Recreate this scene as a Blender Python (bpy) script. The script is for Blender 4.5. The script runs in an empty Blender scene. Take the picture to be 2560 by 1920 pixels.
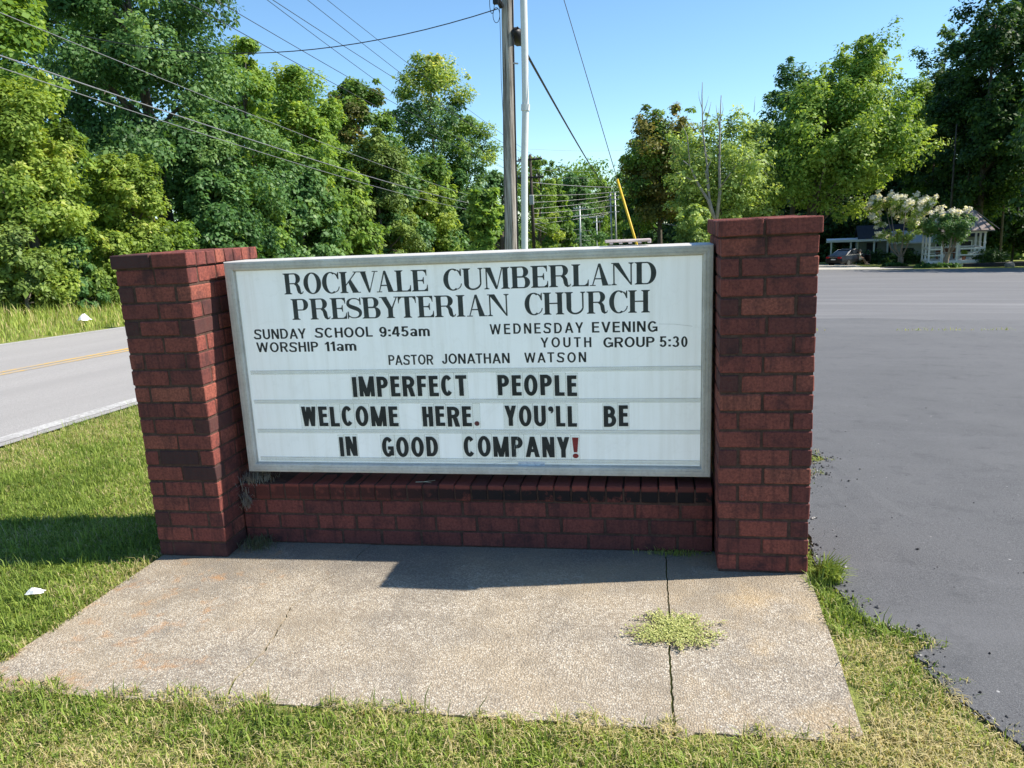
import bpy, bmesh, math, random
import numpy as np
from mathutils import Vector, Matrix, Euler
rad = math.radians
SC = bpy.context.scene
COL = SC.collection
random.seed(7)
RNG = np.random.default_rng(11)

# ------------------------------------------------------------------ camera
CAM_POS = np.array([2.4406, -3.1321, 1.5636])
CAM_F = np.array([-0.18210388, 0.95985275, -0.21335623])
CAM_R = np.array([0.98322584, 0.1754931, -0.04969017])
CAM_U = np.array([0.0102527, 0.21882613, 0.97571])
FPX = 1874.0                                   # focal length in pixels of a 2560 px wide picture
cam_data = bpy.data.cameras.new('camera')
cam_data.sensor_width = 36.0
cam_data.lens = FPX / 2560.0 * 36.0
cam_data.clip_start = 0.05
cam_data.clip_end = 3000.0
cam = bpy.data.objects.new('camera', cam_data)
COL.objects.link(cam)
cam.matrix_world = Matrix(((CAM_R[0], CAM_U[0], -CAM_F[0], CAM_POS[0]),
                           (CAM_R[1], CAM_U[1], -CAM_F[1], CAM_POS[1]),
                           (CAM_R[2], CAM_U[2], -CAM_F[2], CAM_POS[2]),
                           (0, 0, 0, 1)))
SC.camera = cam

# ------------------------------------------------------------------ sky, sun, exposure
SUN_DIR = Vector((1.474, 0.235, 1.52)).normalized()      # towards the sun
SUN_EL = math.asin(SUN_DIR.z)
SUN_AZ = math.atan2(SUN_DIR.x, SUN_DIR.y)                # clockwise from +Y
world = bpy.data.worlds.new('World')
SC.world = world
world.use_nodes = True
wn = world.node_tree.nodes
bg = wn['Background']
sky = wn.new('ShaderNodeTexSky')
sky.sky_type = 'NISHITA'
sky.sun_disc = False
sky.sun_elevation = SUN_EL
sky.sun_rotation = SUN_AZ
sky.altitude = 100
sky.air_density = 1.0
sky.dust_density = 0.05
sky.ozone_density = 1.6
bg.inputs['Strength'].default_value = 0.105
sky_tint = wn.new('ShaderNodeMix'); sky_tint.data_type = 'RGBA'; sky_tint.blend_type = 'MULTIPLY'
sky_tint.inputs[0].default_value = 1.0
sky_tint.inputs[7].default_value = (0.77, 0.98, 1.11, 1)
world.node_tree.links.new(sky.outputs[0], sky_tint.inputs[6])
world.node_tree.links.new(sky_tint.outputs[2], bg.inputs[0])
sun_data = bpy.data.lights.new('sun', 'SUN')
sun_data.energy = 5.0
sun_data.angle = rad(0.53)
sun_data.color = (1.0, 0.93, 0.82)
sun = bpy.data.objects.new('sun', sun_data)
COL.objects.link(sun)
sun.location = (30, 5, 40)
sun.rotation_euler = SUN_DIR.to_track_quat('Z', 'Y').to_euler()
vs = SC.view_settings
vs.view_transform = 'Standard'
try:
    vs.look = 'None'
except Exception:
    pass
vs.exposure = 0.82
vs.gamma = 1.0
vs.use_curve_mapping = False
SC.render.engine = 'CYCLES'
SC.cycles.max_bounces = 8
SC.cycles.diffuse_bounces = 4
SC.cycles.transmission_bounces = 4
SC.cycles.transparent_max_bounces = 8
SC.cycles.caustics_reflective = False
SC.cycles.caustics_refractive = False
SC.cycles.sample_clamp_indirect = 6.0

# ------------------------------------------------------------------ terrain and picture helpers
def _sp(t, w):
    return (t + np.sqrt(t * t + w * w)) / 2
def terr(x, y):
    """height of the ground: level at the sign, falling away behind it, with a bank left of the road"""
    x = np.asarray(x, float); y = np.asarray(y, float)
    z = -0.050 * (_sp(y - 1.0, 1.2) - 0.02) - 0.030 * _sp(x - 3.4, 0.5) + 0.018 * (_sp(-x - 1.8, 0.8))
    bank = _sp(-10.2 - x, 0.5)
    z = z + np.where(bank < 9, 0.10 * bank, 0.9)
    near = 1 / (1 + np.exp(np.clip((y - 1.6) / .4, -40, 40)))
    z = z + near * (.0082 * (_sp(x, .2) - _sp(x - 3.15, .3)) - .003)
    return z
def tz(x, y):
    return float(terr(x, y))
_fh = np.array([CAM_F[0], CAM_F[1]]); _fh /= np.linalg.norm(_fh)
def ray(px, py):
    v = CAM_F * FPX + CAM_R * (px - 1280) - CAM_U * (py - 960)
    return v / np.linalg.norm(v)
def at(px, py, dist):
    """the point of the place seen at a spot of the photograph, dist metres ahead"""
    v = ray(px, py)
    return CAM_POS + v * (dist / (v[:2] @ _fh))
def foot(px, dist, py=640):
    p = at(px, py, dist)
    return np.array([p[0], p[1], tz(p[0], p[1])])

# ------------------------------------------------------------------ object helpers
def tag(o, label=None, cat=None, group=None, kind=None):
    if label: o['label'] = label
    if cat: o['category'] = cat
    if group: o['group'] = group
    if kind: o['kind'] = kind
    return o
def empty(name, loc, rot=(0, 0, 0)):
    o = bpy.data.objects.new(name, None)
    o.empty_display_size = 0.2
    COL.objects.link(o)
    o.location = loc
    o.rotation_euler = rot
    return o
class MB:
    """collects shapes and links them as ONE mesh object"""
    def __init__(s):
        s.v = []; s.f = []; s.c = []; s.m = []
    def add(s, verts, faces, c=0.5, m=0):
        n = len(s.v)
        s.v += [tuple(map(float, p)) for p in verts]
        for f in faces:
            s.f.append(tuple(i + n for i in f)); s.c.append(c); s.m.append(m)
    def box(s, x0, y0, z0, x1, y1, z1, c=0.5, m=0, bev=0.0, jit=0.0):
        if bev <= 0:
            vs_ = [(x, y, z) for z in (z0, z1) for y in (y0, y1) for x in (x0, x1)]
            s.add(vs_, [(0, 2, 3, 1), (4, 5, 7, 6), (0, 1, 5, 4), (2, 6, 7, 3), (0, 4, 6, 2), (1, 3, 7, 5)], c, m)
            return
        b = min(bev, (x1 - x0) * .3, (y1 - y0) * .3, (z1 - z0) * .3)
        vs_ = []; idx = {}
        lo = (x0, y0, z0); hi = (x1, y1, z1)
        for ix in (0, 1):
            for iy in (0, 1):
                for iz in (0, 1):
                    cnr = [hi[k] if i else lo[k] for k, i in enumerate((ix, iy, iz))]
                    sg = [-1 if i else 1 for i in (ix, iy, iz)]
                    for ax in range(3):
                        p = [cnr[k] + (sg[k] * b if k != ax else 0) for k in range(3)]
                        if jit:
                            p = [q + random.uniform(-jit, jit) for q in p]
                        idx[(ix, iy, iz, ax)] = len(vs_); vs_.append(p)
        F = []
        for ax in range(3):
            o1, o2 = [k for k in range(3) if k != ax]
            for sd in (0, 1):
                q = []
                for a, b2 in ((0, 0), (1, 0), (1, 1), (0, 1)):
                    key = [0, 0, 0]; key[ax] = sd; key[o1] = a; key[o2] = b2
                    q.append(idx[tuple(key) + (ax,)])
                F.append(tuple(q))
        for ax in range(3):
            o1, o2 = [k for k in range(3) if k != ax]
            for a in (0, 1):
                for b2 in (0, 1):
                    k0 = [0, 0, 0]; k1 = [0, 0, 0]
                    k0[ax] = 0; k1[ax] = 1; k0[o1] = k1[o1] = a; k0[o2] = k1[o2] = b2
                    F.append((idx[tuple(k0) + (o1,)], idx[tuple(k0) + (o2,)], idx[tuple(k1) + (o2,)], idx[tuple(k1) + (o1,)]))
        for ix in (0, 1):
            for iy in (0, 1):
                for iz in (0, 1):
                    F.append(tuple(idx[(ix, iy, iz, ax)] for ax in range(3)))
        s.add(vs_, F, c, m)
    def tube(s, pts, radii, n=8, c=0.5, m=0, cap=True):
        pts = [Vector(p) for p in pts]
        if not hasattr(radii, '__len__'): radii = [radii] * len(pts)
        vs_ = []; F = []
        prev = None
        for i, p in enumerate(pts):
            t = (pts[min(i + 1, len(pts) - 1)] - pts[max(i - 1, 0)])
            t = t.normalized() if t.length > 1e-9 else Vector((0, 0, 1))
            if prev is None:
                a = t.cross(Vector((0, 0, 1)) if abs(t.z) < .9 else Vector((1, 0, 0))).normalized()
            else:
                a = (prev - t * prev.dot(t)).normalized()
            prev = a
            b = t.cross(a)
            for k in range(n):
                an = 2 * math.pi * k / n
                vs_.append(p + (a * math.cos(an) + b * math.sin(an)) * radii[i])
        for i in range(len(pts) - 1):
            for k in range(n):
                F.append((i * n + k, i * n + (k + 1) % n, (i + 1) * n + (k + 1) % n, (i + 1) * n + k))
        if cap:
            F.append(tuple(range(n))[::-1]); F.append(tuple(range((len(pts) - 1) * n, len(pts) * n)))
        s.add(vs_, F, c, m)
    def prism(s, poly, axis, a0, a1, c=0.5, m=0):
        """extrude a 2-D polygon along axis 0/1/2 between a0 and a1"""
        def pt(p, a):
            q = list(p); q.insert(axis, a); return tuple(q)
        n = len(poly)
        vs_ = [pt(p, a0) for p in poly] + [pt(p, a1) for p in poly]
        F = [tuple(range(n))[::-1], tuple(range(n, 2 * n))]
        F += [(i, (i + 1) % n, n + (i + 1) % n, n + i) for i in range(n)]
        s.add(vs_, F, c, m)
    def ball(s, ctr, r, seg=10, rings=7, c=0.5, m=0, jit=0.0):
        if not hasattr(r, '__len__'): r = (r, r, r)
        vs_ = []; F = []
        for i in range(rings + 1):
            th = math.pi * i / rings
            for k in range(seg):
                ph = 2 * math.pi * k / seg
                j = 1 + random.uniform(-jit, jit)
                vs_.append((ctr[0] + r[0] * j * math.sin(th) * math.cos(ph), ctr[1] + r[1] * j * math.sin(th) * math.sin(ph), ctr[2] + r[2] * j * math.cos(th)))
        for i in range(rings):
            for k in range(seg):
                F.append((i * seg + k, (i + 1) * seg + k, (i + 1) * seg + (k + 1) % seg, i * seg + (k + 1) % seg))
        s.add(vs_, F, c, m)
    def build(s, name, mats, parent=None, smooth=False, loc=None, fixn=True):
        me = bpy.data.meshes.new(name)
        me.from_pydata(s.v, [], s.f)
        if not isinstance(mats, (list, tuple)): mats = [mats]
        for mt in mats: me.materials.append(mt)
        me.polygons.foreach_set('material_index', s.m)
        at_ = me.attributes.new('v', 'FLOAT', 'FACE')
        at_.data.foreach_set('value', s.c)
        if fixn:
            bm = bmesh.new(); bm.from_mesh(me)
            bmesh.ops.recalc_face_normals(bm, faces=bm.faces)
            bm.to_mesh(me); bm.free()
        if smooth: me.polygons.foreach_set('use_smooth', [True] * len(me.polygons))
        me.update()
        o = bpy.data.objects.new(name, me)
        COL.objects.link(o)
        if parent is not None: o.parent = parent
        if loc is not None: o.location = loc
        return o
def raw_mesh(name, verts, quads, vals, mats, parent=None, mi=None, tri=False):
    """a mesh straight from numpy arrays"""
    k = 3 if tri else 4
    me = bpy.data.meshes.new(name)
    nv = len(verts); nf = len(quads)
    me.vertices.add(nv); me.vertices.foreach_set('co', np.asarray(verts, np.float32).ravel())
    me.loops.add(nf * k); me.loops.foreach_set('vertex_index', np.asarray(quads, np.int32).ravel())
    me.polygons.add(nf)
    me.polygons.foreach_set('loop_start', np.arange(0, nf * k, k, dtype=np.int32))
    try:
        me.polygons.foreach_set('loop_total', np.full(nf, k, dtype=np.int32))
    except Exception:
        pass
    if not isinstance(mats, (list, tuple)): mats = [mats]
    for mt in mats: me.materials.append(mt)
    if mi is not None: me.polygons.foreach_set('material_index', np.asarray(mi, np.int32))
    a_ = me.attributes.new('v', 'FLOAT', 'FACE')
    a_.data.foreach_set('value', np.asarray(vals, np.float32))
    me.update(calc_edges=True)
    o = bpy.data.objects.new(name, me)
    COL.objects.link(o)
    if parent is not None: o.parent = parent
    return o
def copy_tree(o, parent=None):
    c = o.copy(); COL.objects.link(c)
    if parent is not None: c.parent = parent
    for ch in [x for x in COL.objects if x.parent == o]:
        copy_tree(ch, c)
    return c

# ------------------------------------------------------------------ materials
class Mat:
    def __init__(s, name, rough=0.8, col=(0.5, 0.5, 0.5), spec=0.3, metal=0.0):
        s.m = bpy.data.materials.new(name); s.m.use_nodes = True
        s.nt = s.m.node_tree; s.N = s.nt.nodes; s.L = s.nt.links
        s.b = s.N['Principled BSDF']
        s.b.inputs['Base Color'].default_value = (*col, 1)
        s.b.inputs['Roughness'].default_value = rough
        s.b.inputs['Specular IOR Level'].default_value = spec
        s.b.inputs['Metallic'].default_value = metal
        s._tc = None
    def n(s, t, **kw):
        nd = s.N.new(t)
        for k, v in kw.items(): setattr(nd, k, v)
        return nd
    def link(s, a, b): s.L.new(a, b)
    def tc(s, kind='Object'):
        if s._tc is None: s._tc = s.N.new('ShaderNodeTexCoord')
        return s._tc.outputs[kind]
    def mapping(s, scale=(1, 1, 1), rot=(0, 0, 0), loc=(0, 0, 0), kind='Object'):
        mp = s.n('ShaderNodeMapping')
        mp.inputs['Scale'].default_value = scale; mp.inputs['Rotation'].default_value = rot; mp.inputs['Location'].default_value = loc
        s.link(s.tc(kind), mp.inputs['Vector'])
        return mp.outputs[0]
    def noise(s, scale, detail=4, rough=0.6, vec=None, dist=0.0):
        nd = s.n('ShaderNodeTexNoise')
        nd.inputs['Scale'].default_value = scale; nd.inputs['Detail'].default_value = detail
        nd.inputs['Roughness'].default_value = rough; nd.inputs['Distortion'].default_value = dist
        s.link(vec if vec is not None else s.tc(), nd.inputs['Vector'])
        return nd.outputs['Fac']
    def voro(s, scale, vec=None, feature='F1', out='Distance', rand=1.0):
        nd = s.n('ShaderNodeTexVoronoi', feature=feature)
        nd.inputs['Scale'].default_value = scale; nd.inputs['Randomness'].default_value = rand
        s.link(vec if vec is not None else s.tc(), nd.inputs['Vector'])
        return nd.outputs[out]
    def ramp(s, fac, stops, interp='LINEAR'):
        nd = s.n('ShaderNodeValToRGB'); cr = nd.color_ramp; cr.interpolation = interp
        while len(cr.elements) < len(stops): cr.elements.new(0.5)
        for e, (p, c) in zip(cr.elements, stops):
            e.position = p
            e.color = (c, c, c, 1) if not hasattr(c, '__len__') else (*c, 1)
        s.link(fac, nd.inputs[0])
        return nd.outputs[0]
    def mix(s, fac, a, b, blend='MIX'):
        nd = s.n('ShaderNodeMix', data_type='RGBA', blend_type=blend)
        for sock, val in ((nd.inputs[0], fac), (nd.inputs[6], a), (nd.inputs[7], b)):
            if hasattr(val, 'links') or hasattr(val, 'is_linked'): s.link(val, sock)
            elif hasattr(val, '__len__'): sock.default_value = (*val, 1)
            else: sock.default_value = val
        return nd.outputs[2]
    def math(s, op, a, b=0.5):
        nd = s.n('ShaderNodeMath', operation=op)
        for i, val in enumerate((a, b)):
            if hasattr(val, 'is_linked'): s.link(val, nd.inputs[i])
            else: nd.inputs[i].default_value = val
        return nd.outputs[0]
    def attr(s, name='v'):
        nd = s.n('ShaderNodeAttribute'); nd.attribute_name = name
        return nd.outputs['Fac']
    def sep(s, vec=None):
        nd = s.n('ShaderNodeSeparateXYZ'); s.link(vec if vec is not None else s.tc(), nd.inputs[0]); return nd.outputs
    def color(s, c): s.link(c, s.b.inputs['Base Color']); return s
    def rough(s, c): s.link(c, s.b.inputs['Roughness']); return s
    def bump(s, h, strength=0.4, dist=0.01):
        nd = s.n('ShaderNodeBump'); nd.inputs['Strength'].default_value = strength; nd.inputs['Distance'].default_value = dist
        s.link(h, nd.inputs['Height']); s.link(nd.outputs[0], s.b.inputs['Normal']); return s
def plain(name, col, rough=0.6, spec=0.3, metal=0.0, var=0.15, sc=8.0):
    m = Mat(name, rough, col, spec, metal)
    f = m.noise(sc, 5)
    lo = tuple(c * (1 - var) for c in col); hi = tuple(min(1, c * (1 + var)) for c in col)
    m.color(m.ramp(f, [(0.3, lo), (0.7, hi)]))
    return m.m

def mat_brick():
    m = Mat('red_brick', 0.86, spec=0.2)
    base = m.ramp(m.attr(), [(0.0, (.046, .033, .033)), (.12, (.090, .043, .039)), (.3, (.178, .056, .047)), (.6, (.252, .073, .056)), (.85, (.305, .093, .066)), (1.0, (.35, .118, .078))])
    fine = m.noise(90, 6, .7)
    c1 = m.mix(m.ramp(fine, [(.34, .75), (.6, 0.0)]), base, (.085, .026, .025))
    # grime runs and burnt blotches that belong to the brick
    blot = m.noise(9, 5, .65)
    c2 = m.mix(m.ramp(blot, [(.50, 0.0), (.70, .8)]), c1, (.045, .024, .026))
    streak = m.noise(1.0, 4, .6, vec=m.mapping(scale=(38, 38, 3.5)))
    c3 = m.mix(m.ramp(streak, [(.52, 0.0), (.72, .65)]), c2, (.05, .026, .026))
    speck = m.voro(55)
    spn = m.noise(25, 2)
    sp = m.math('MULTIPLY', m.ramp(speck, [(.06, 1.0), (.10, 0.0)]), m.ramp(spn, [(.66, 0.0), (.7, 1.0)]))
    c4 = m.mix(m.math('MULTIPLY', sp, .7), c3, (.55, .50, .46))
    m.color(c4)
    scr = m.noise(1.0, 5, .7, vec=m.mapping(scale=(60, 60, 160)))
    h = m.math('ADD', m.math('MULTIPLY', fine, .5), m.math('MULTIPLY', scr, .6))
    m.bump(h, .55, .004)
    return m.m
def mat_mortar():
    m = Mat('old_mortar', 0.95, spec=0.1)
    f = m.noise(60, 5, .7)
    g = m.noise(7, 4)
    m.color(m.mix(m.ramp(g, [(.45, 0.0), (.75, .7)]), m.ramp(f, [(.3, (.055, .034, .028)), (.7, (.125, .074, .058))]), (.04, .026, .022)))
    m.bump(f, .6, .004)
    return m.m
def leaf_mat(name, stops, trans=0.45, rough=0.5, spec=0.25, gain=1.68):
    stops = [(p, tuple(min(.8, q * gain) for q in c)) for p, c in stops]
    trans = trans + .06
    m = Mat(name, rough, spec=spec)
    c = m.ramp(m.attr(), stops)
    m.color(c)
    tr = m.n('ShaderNodeBsdfTranslucent')
    tc_ = m.mix(1.0, c, (1.25, 1.15, .55), 'MULTIPLY')
    m.link(tc_, tr.inputs['Color'])
    mx = m.n('ShaderNodeMixShader'); mx.inputs[0].default_value = trans
    m.link(m.b.outputs[0], mx.inputs[1]); m.link(tr.outputs[0], mx.inputs[2])
    m.link(mx.outputs[0], m.N['Material Output'].inputs[0])
    return m.m
PANEL_ADDED_GLOW = 0.10  # strength of the glow added to lift the sign face

# ================================================================== GROUND, ROAD, LOT, SLAB
def sheet(name, xs, ys, dz, mat, parent=None):
    X, Y = np.meshgrid(np.asarray(xs, float), np.asarray(ys, float))
    Z = terr(X, Y) + dz
    V = np.stack([X, Y, Z], -1).reshape(-1, 3)
    nx = len(xs); ny = len(ys)
    i = np.arange(nx - 1)[None, :] + nx * np.arange(ny - 1)[:, None]
    Q = np.stack([i, i + 1, i + nx + 1, i + nx], -1).reshape(-1, 4)
    return raw_mesh(name, V, Q, np.full(len(Q), .5), mat, parent)
def spaced(a, b, n, p=1.0):
    t = np.linspace(0, 1, n); return a + (b - a) * t ** p

m = Mat('lawn_soil', 0.95, spec=0.1)
f1 = m.noise(3.0, 6, .65); f2 = m.noise(45, 4, .7)
c = m.ramp(f2, [(.3, (.12, .15, .038)), (.55, (.22, .26, .06)), (.75, (.36, .33, .14))])
c = m.mix(m.ramp(f1, [(.45, 0.0), (.7, .7)]), c, (.24, .23, .09))
m.color(c); m.bump(f2, .8, .03)
M_SOIL = m.m
gx = np.unique(np.concatenate([spaced(-14, 14, 60), spaced(14, 260, 22, 1.6), -spaced(14, 260, 22, 1.6)]))
gy = np.unique(np.concatenate([spaced(-12, 30, 80), spaced(30, 420, 40, 1.5), -spaced(12, 60, 8)]))
ground = sheet('ground', gx, gy, 0.0, M_SOIL); tag(ground, kind='structure')

# ---- the road along the left side
m = Mat('road_asphalt', 0.9, spec=0.2)
ag = m.noise(110, 3, .8); big = m.noise(1.0, 5, .6, vec=m.mapping(scale=(1.3, .12, 1)))
c = m.ramp(ag, [(.28, (.17, .163, .155)), (.5, (.31, .297, .285)), (.72, (.45, .43, .41))])
c = m.mix(m.ramp(big, [(.4, 0.0), (.68, .5)]), c, (.25, .24, .23))
m.color(c); m.bump(ag, .5, .004)
M_ROAD = m.m
ROAD_L, ROAD_R, ROAD_C = -9.45, -2.72, -6.17
road = sheet('road', np.linspace(ROAD_L, ROAD_R, 9), spaced(-20, 400, 120, 1.3), 0.03, M_ROAD); tag(road, kind='structure')
def worn_paint(name, col, wear, base=(.31, .297, .285)):
    m = Mat(name, 0.75, spec=0.25)
    w = m.noise(28, 5, .75); w2 = m.noise(1.6, 3)
    k = m.math('ADD', m.math('MULTIPLY', w, .7), m.math('MULTIPLY', w2, .3))
    m.color(m.mix(m.ramp(k, [(wear - .06, 1.0), (wear + .06, 0.0)]), base, col)); return m.m
M_WHITE = worn_paint('worn_white_paint', (.50, .49, .47), .50)
M_YELLOW = worn_paint('worn_yellow_paint', (.60, .37, .07), .50)
ys_ = spaced(-20, 400, 120, 1.3)
for nm, x0, x1, mt in (('white_edge_line', -2.98, -2.82, M_WHITE), ('white_edge_line', -9.37, -9.26, M_WHITE), ('yellow_centre_line', -6.13, -6.02, M_YELLOW), ('yellow_centre_line', -6.33, -6.22, M_YELLOW)):
    o = sheet(nm, [x0, x1], ys_, 0.034, mt); tag(o, kind='structure')

# ---- church car park (two ages of asphalt) with a crumbling edge beside the sign
m = Mat('sealed_asphalt', 0.82, spec=0.3)
ag = m.noise(170, 3, .85); mid = m.noise(26, 5, .7); big = m.noise(.9, 6, .65)
c = m.ramp(ag, [(.25, (.030, .030, .033)), (.5, (.082, .083, .087)), (.75, (.20, .20, .203))])
c = m.mix(m.ramp(big, [(.35, 0.0), (.72, .6)]), c, (.13, .13, .133))
yfar = m.n('ShaderNodeMapRange'); yfar.inputs[1].default_value = 3.0; yfar.inputs[2].default_value = 12.5; m.link(m.sep()[1], yfar.inputs[0])
c = m.mix(m.math('MULTIPLY', yfar.outputs[0], m.ramp(m.noise(1.0, 4, .6, vec=m.mapping(scale=(.3, 1.0, 1))), [(.35, .3), (.7, .8)])), c, (.15, .15, .152))
sl = m.noise(1.0, 5, .65, vec=m.mapping(scale=(.35, 2.2, 1), rot=(0, 0, .5)))
c = m.mix(m.ramp(sl, [(.52, 0.0), (.70, .5)]), c, (.13, .13, .135))
sl2 = m.noise(5.0, 5, .7)
c = m.mix(m.ramp(sl2, [(.55, 0.0), (.72, .55)]), c, (.055, .056, .06))
wh = m.voro(9.0); wn2 = m.noise(3.0, 3)
c = m.mix(m.math('MULTIPLY', m.ramp(wh, [(.030, .8), (.06, 0.0)]), m.ramp(wn2, [(.52, 0.0), (.58, 1.0)])), c, (.42, .41, .40))
pit = m.voro(14.0); pn = m.noise(4.0, 3)
c = m.mix(m.math('MULTIPLY', m.ramp(pit, [(.03, .9), (.09, 0.0)]), m.ramp(pn, [(.5, 0.0), (.6, 1.0)])), c, (.018, .018, .02))
m.color(c); m.bump(m.math('ADD', ag, m.math('MULTIPLY', mid, .8)), .55, .006)
M_LOT = m.m
m = Mat('old_asphalt', 0.85, spec=0.25)
ag = m.noise(130, 3, .8); st = m.noise(1.0, 5, .65, vec=m.mapping(scale=(.12, 1.1, 1)))
c = m.ramp(ag, [(.3, (.10, .10, .103)), (.7, (.185, .183, .187))])
c = m.mix(m.ramp(st, [(.45, 0.0), (.70, .55)]), c, (.235, .23, .23))
m.color(c); m.bump(ag, .4, .004)
M_LOT2 = m.m
def poly_sheet(name, pts, dz, thick, mat, cuts=0, holes=False):
    """flat outline draped over the ground with a real edge"""
    bm = bmesh.new()
    vs_ = [bm.verts.new((x, y, 0)) for x, y in pts]
    f = bm.faces.new(vs_)
    bmesh.ops.triangulate(bm, faces=[f])
    if cuts:
        for k in range(cuts):
            ed = [e for e in bm.edges if e.calc_length() > 1.2]
            if not ed: break
            bmesh.ops.subdivide_edges(bm, edges=ed, cuts=1)
            bmesh.ops.triangulate(bm, faces=bm.faces)
    top = list(bm.verts)
    ret = bmesh.ops.extrude_face_region(bm, geom=list(bm.faces))
    new = [g for g in ret['geom'] if isinstance(g, bmesh.types.BMVert)]
    for v in bm.verts: v.co.z = tz(v.co.x, v.co.y) + dz
    for v in top: v.co.z -= thick
    bmesh.ops.recalc_face_normals(bm, faces=bm.faces)
    me = bpy.data.meshes.new(name); bm.to_mesh(me); bm.free()
    me.materials.append(mat)
    o = bpy.data.objects.new(name, me); COL.objects.link(o)
    return o
edge_pts = [(4.9, -4.0), (4.35, -2.6), (3.95, -1.9), (3.62, -1.32), (3.53, -1.12), (3.475, -1.03), (3.445, -.96), (3.42, -.90), (3.37, -.80), (3.345, -.70), (3.36, -.64),
            (3.33, -.60), (3.365, -.555), (3.40, -.50), (3.375, -.455), (3.34, -.44), (3.31, -.40), (3.265, -.385), (3.235, -.36), (3.215, -.28), (3.195, -.20), (3.185, -.12),
            (3.16, -.05), (3.165, .05), (3.15, .15), (3.19, .40), (3.17, .75), (3.22, 1.1), (3.30, 1.25), (3.40, 1.42), (3.36, 1.62), (3.55, 1.75), (3.47, 1.95), (3.33, 2.1), (3.25, 2.5),
            (3.1, 4), (2.9, 7), (2.6, 11.6)]
fine_pts = []
rr = random.Random(3)
for (ax, ay), (bx, by) in zip(edge_pts[:-1], edge_pts[1:]):
    n = max(2, min(7, int(math.hypot(bx - ax, by - ay) / .03)))
    for k in range(n):
        t = k / n
        j = .006 if k else 0
        fine_pts.append((ax + (bx - ax) * t + rr.uniform(-j, j), ay + (by - ay) * t + rr.uniform(-j, j)))
fine_pts.append(edge_pts[-1])
yb = lambda x: 12.2 + .02 * x + .18 * math.sin(x * 1.3) + .1 * math.sin(x * 3.1)
lot = poly_sheet('parking_lot', fine_pts + [(x, yb(x)) for x in np.linspace(2.9, 60, 60)] + [(60, -4)], 0.012, .05, M_LOT, 5)
tag(lot, kind='structure')
lot2 = poly_sheet('old_parking_lot', [(60, yb(60))] + [(x, yb(x)) for x in np.linspace(59, 2.7, 60)] + [(2.2, 20), (1.2, 30), (1.0, 40), (5, 50.5), (12, 53.0), (18, 52.5), (22, 53.2), (30, 53.6), (60, 54)], 0.008, .05, M_LOT2, 5)
tag(lot2, kind='structure')

# concrete drive and kerb in front of the house
M_CONC = plain('pale_concrete', (.42, .40, .36), .9, .2, var=.2, sc=2.0)
drive = poly_sheet('driveway', [(11.5, 53.3), (17.9, 53.1), (20.8, 54.6), (20.2, 56.6), (19.5, 62), (21.5, 74), (17, 74.5), (15.2, 63), (13.2, 57)], 0.012, .04, M_CONC, 4)
tag(drive, kind='structure')

# ---- exposed-aggregate slab in front of the sign, in three cast pieces with a crack and a joint
m = Mat('exposed_aggregate', 0.92, spec=0.2)
vc = m.voro(145, out='Color'); vd = m.voro(145)
vs2 = m.n('ShaderNodeSeparateColor'); m.link(vc, vs2.inputs[0])
c = m.ramp(vs2.outputs[0], [(.0, (.23, .188, .14)), (.25, (.37, .312, .238)), (.55, (.50, .437, .34)), (.8, (.61, .545, .44)), (1.0, (.71, .66, .565))])
c = m.mix(m.ramp(vd, [(.28, 0.0), (.66, .6)]), c, (.19, .16, .13))
fine = m.noise(320, 3, .7)
c = m.mix(m.ramp(fine, [(.36, .4), (.6, 0.0)]), c, (.20, .17, .14))
sx = m.sep()
xx, yy = sx[0], sx[1]
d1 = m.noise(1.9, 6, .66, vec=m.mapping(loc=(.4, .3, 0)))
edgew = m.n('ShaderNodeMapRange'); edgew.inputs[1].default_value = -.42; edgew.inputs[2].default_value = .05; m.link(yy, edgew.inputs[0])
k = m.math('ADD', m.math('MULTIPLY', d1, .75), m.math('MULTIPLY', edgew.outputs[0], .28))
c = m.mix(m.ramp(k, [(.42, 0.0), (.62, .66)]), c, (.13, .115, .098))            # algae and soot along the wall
dm = m.noise(5.5, 6, .7, vec=m.mapping(loc=(2, 9, 0)))
c = m.mix(m.ramp(dm, [(.45, 0.0), (.66, .66)]), c, (.205, .175, .14))
warm = m.noise(1.7, 4, .6, vec=m.mapping(loc=(3, 1, 0)))
c = m.mix(m.ramp(warm, [(.42, 0.0), (.66, .28)]), c, (.47, .36, .22))
ru = m.noise(7.0, 5, .7, vec=m.mapping(loc=(5.2, 2.1, 0)))
rw = m.n('ShaderNodeMapRange'); rw.inputs[1].default_value = 1.25; rw.inputs[2].default_value = .55; m.link(xx, rw.inputs[0])
rk = m.math('ADD', ru, m.math('MULTIPLY', rw.outputs[0], .14))
c = m.mix(m.ramp(rk, [(.68, 0.0), (.82, .6)]), c, (.42, .22, .09))             # rusty lichen
rv = m.n('ShaderNodeMapRange'); rv.inputs[1].default_value = 2.5; rv.inputs[2].default_value = 2.62; m.link(xx, rv.inputs[0])
cy = m.noise(3.2, 4, .6, vec=m.mapping(loc=(1, 7, 0)))
c = m.mix(m.math('MULTIPLY', rv.outputs[0], m.ramp(cy, [(.5, 0.0), (.75, .42)])), c, (.50, .33, .13))
pv = m.voro(11, out='Distance'); pn = m.noise(4.0, 3)
c = m.mix(m.math('MULTIPLY', m.math('MULTIPLY', m.ramp(pv, [(.05, 1.0), (.11, 0.0)]), m.ramp(pn, [(.47, 0.0), (.56, 1.0)])), m.math('ADD', m.math('MULTIPLY', rv.outputs[0], .7), .3)), c, (.035, .03, .028))
m.color(c)
m.bump(m.math('ADD', m.math('MULTIPLY', vd, -1.0), m.math('MULTIPLY', fine, .4)), .75, .005)
M_SLAB = m.m
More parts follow.
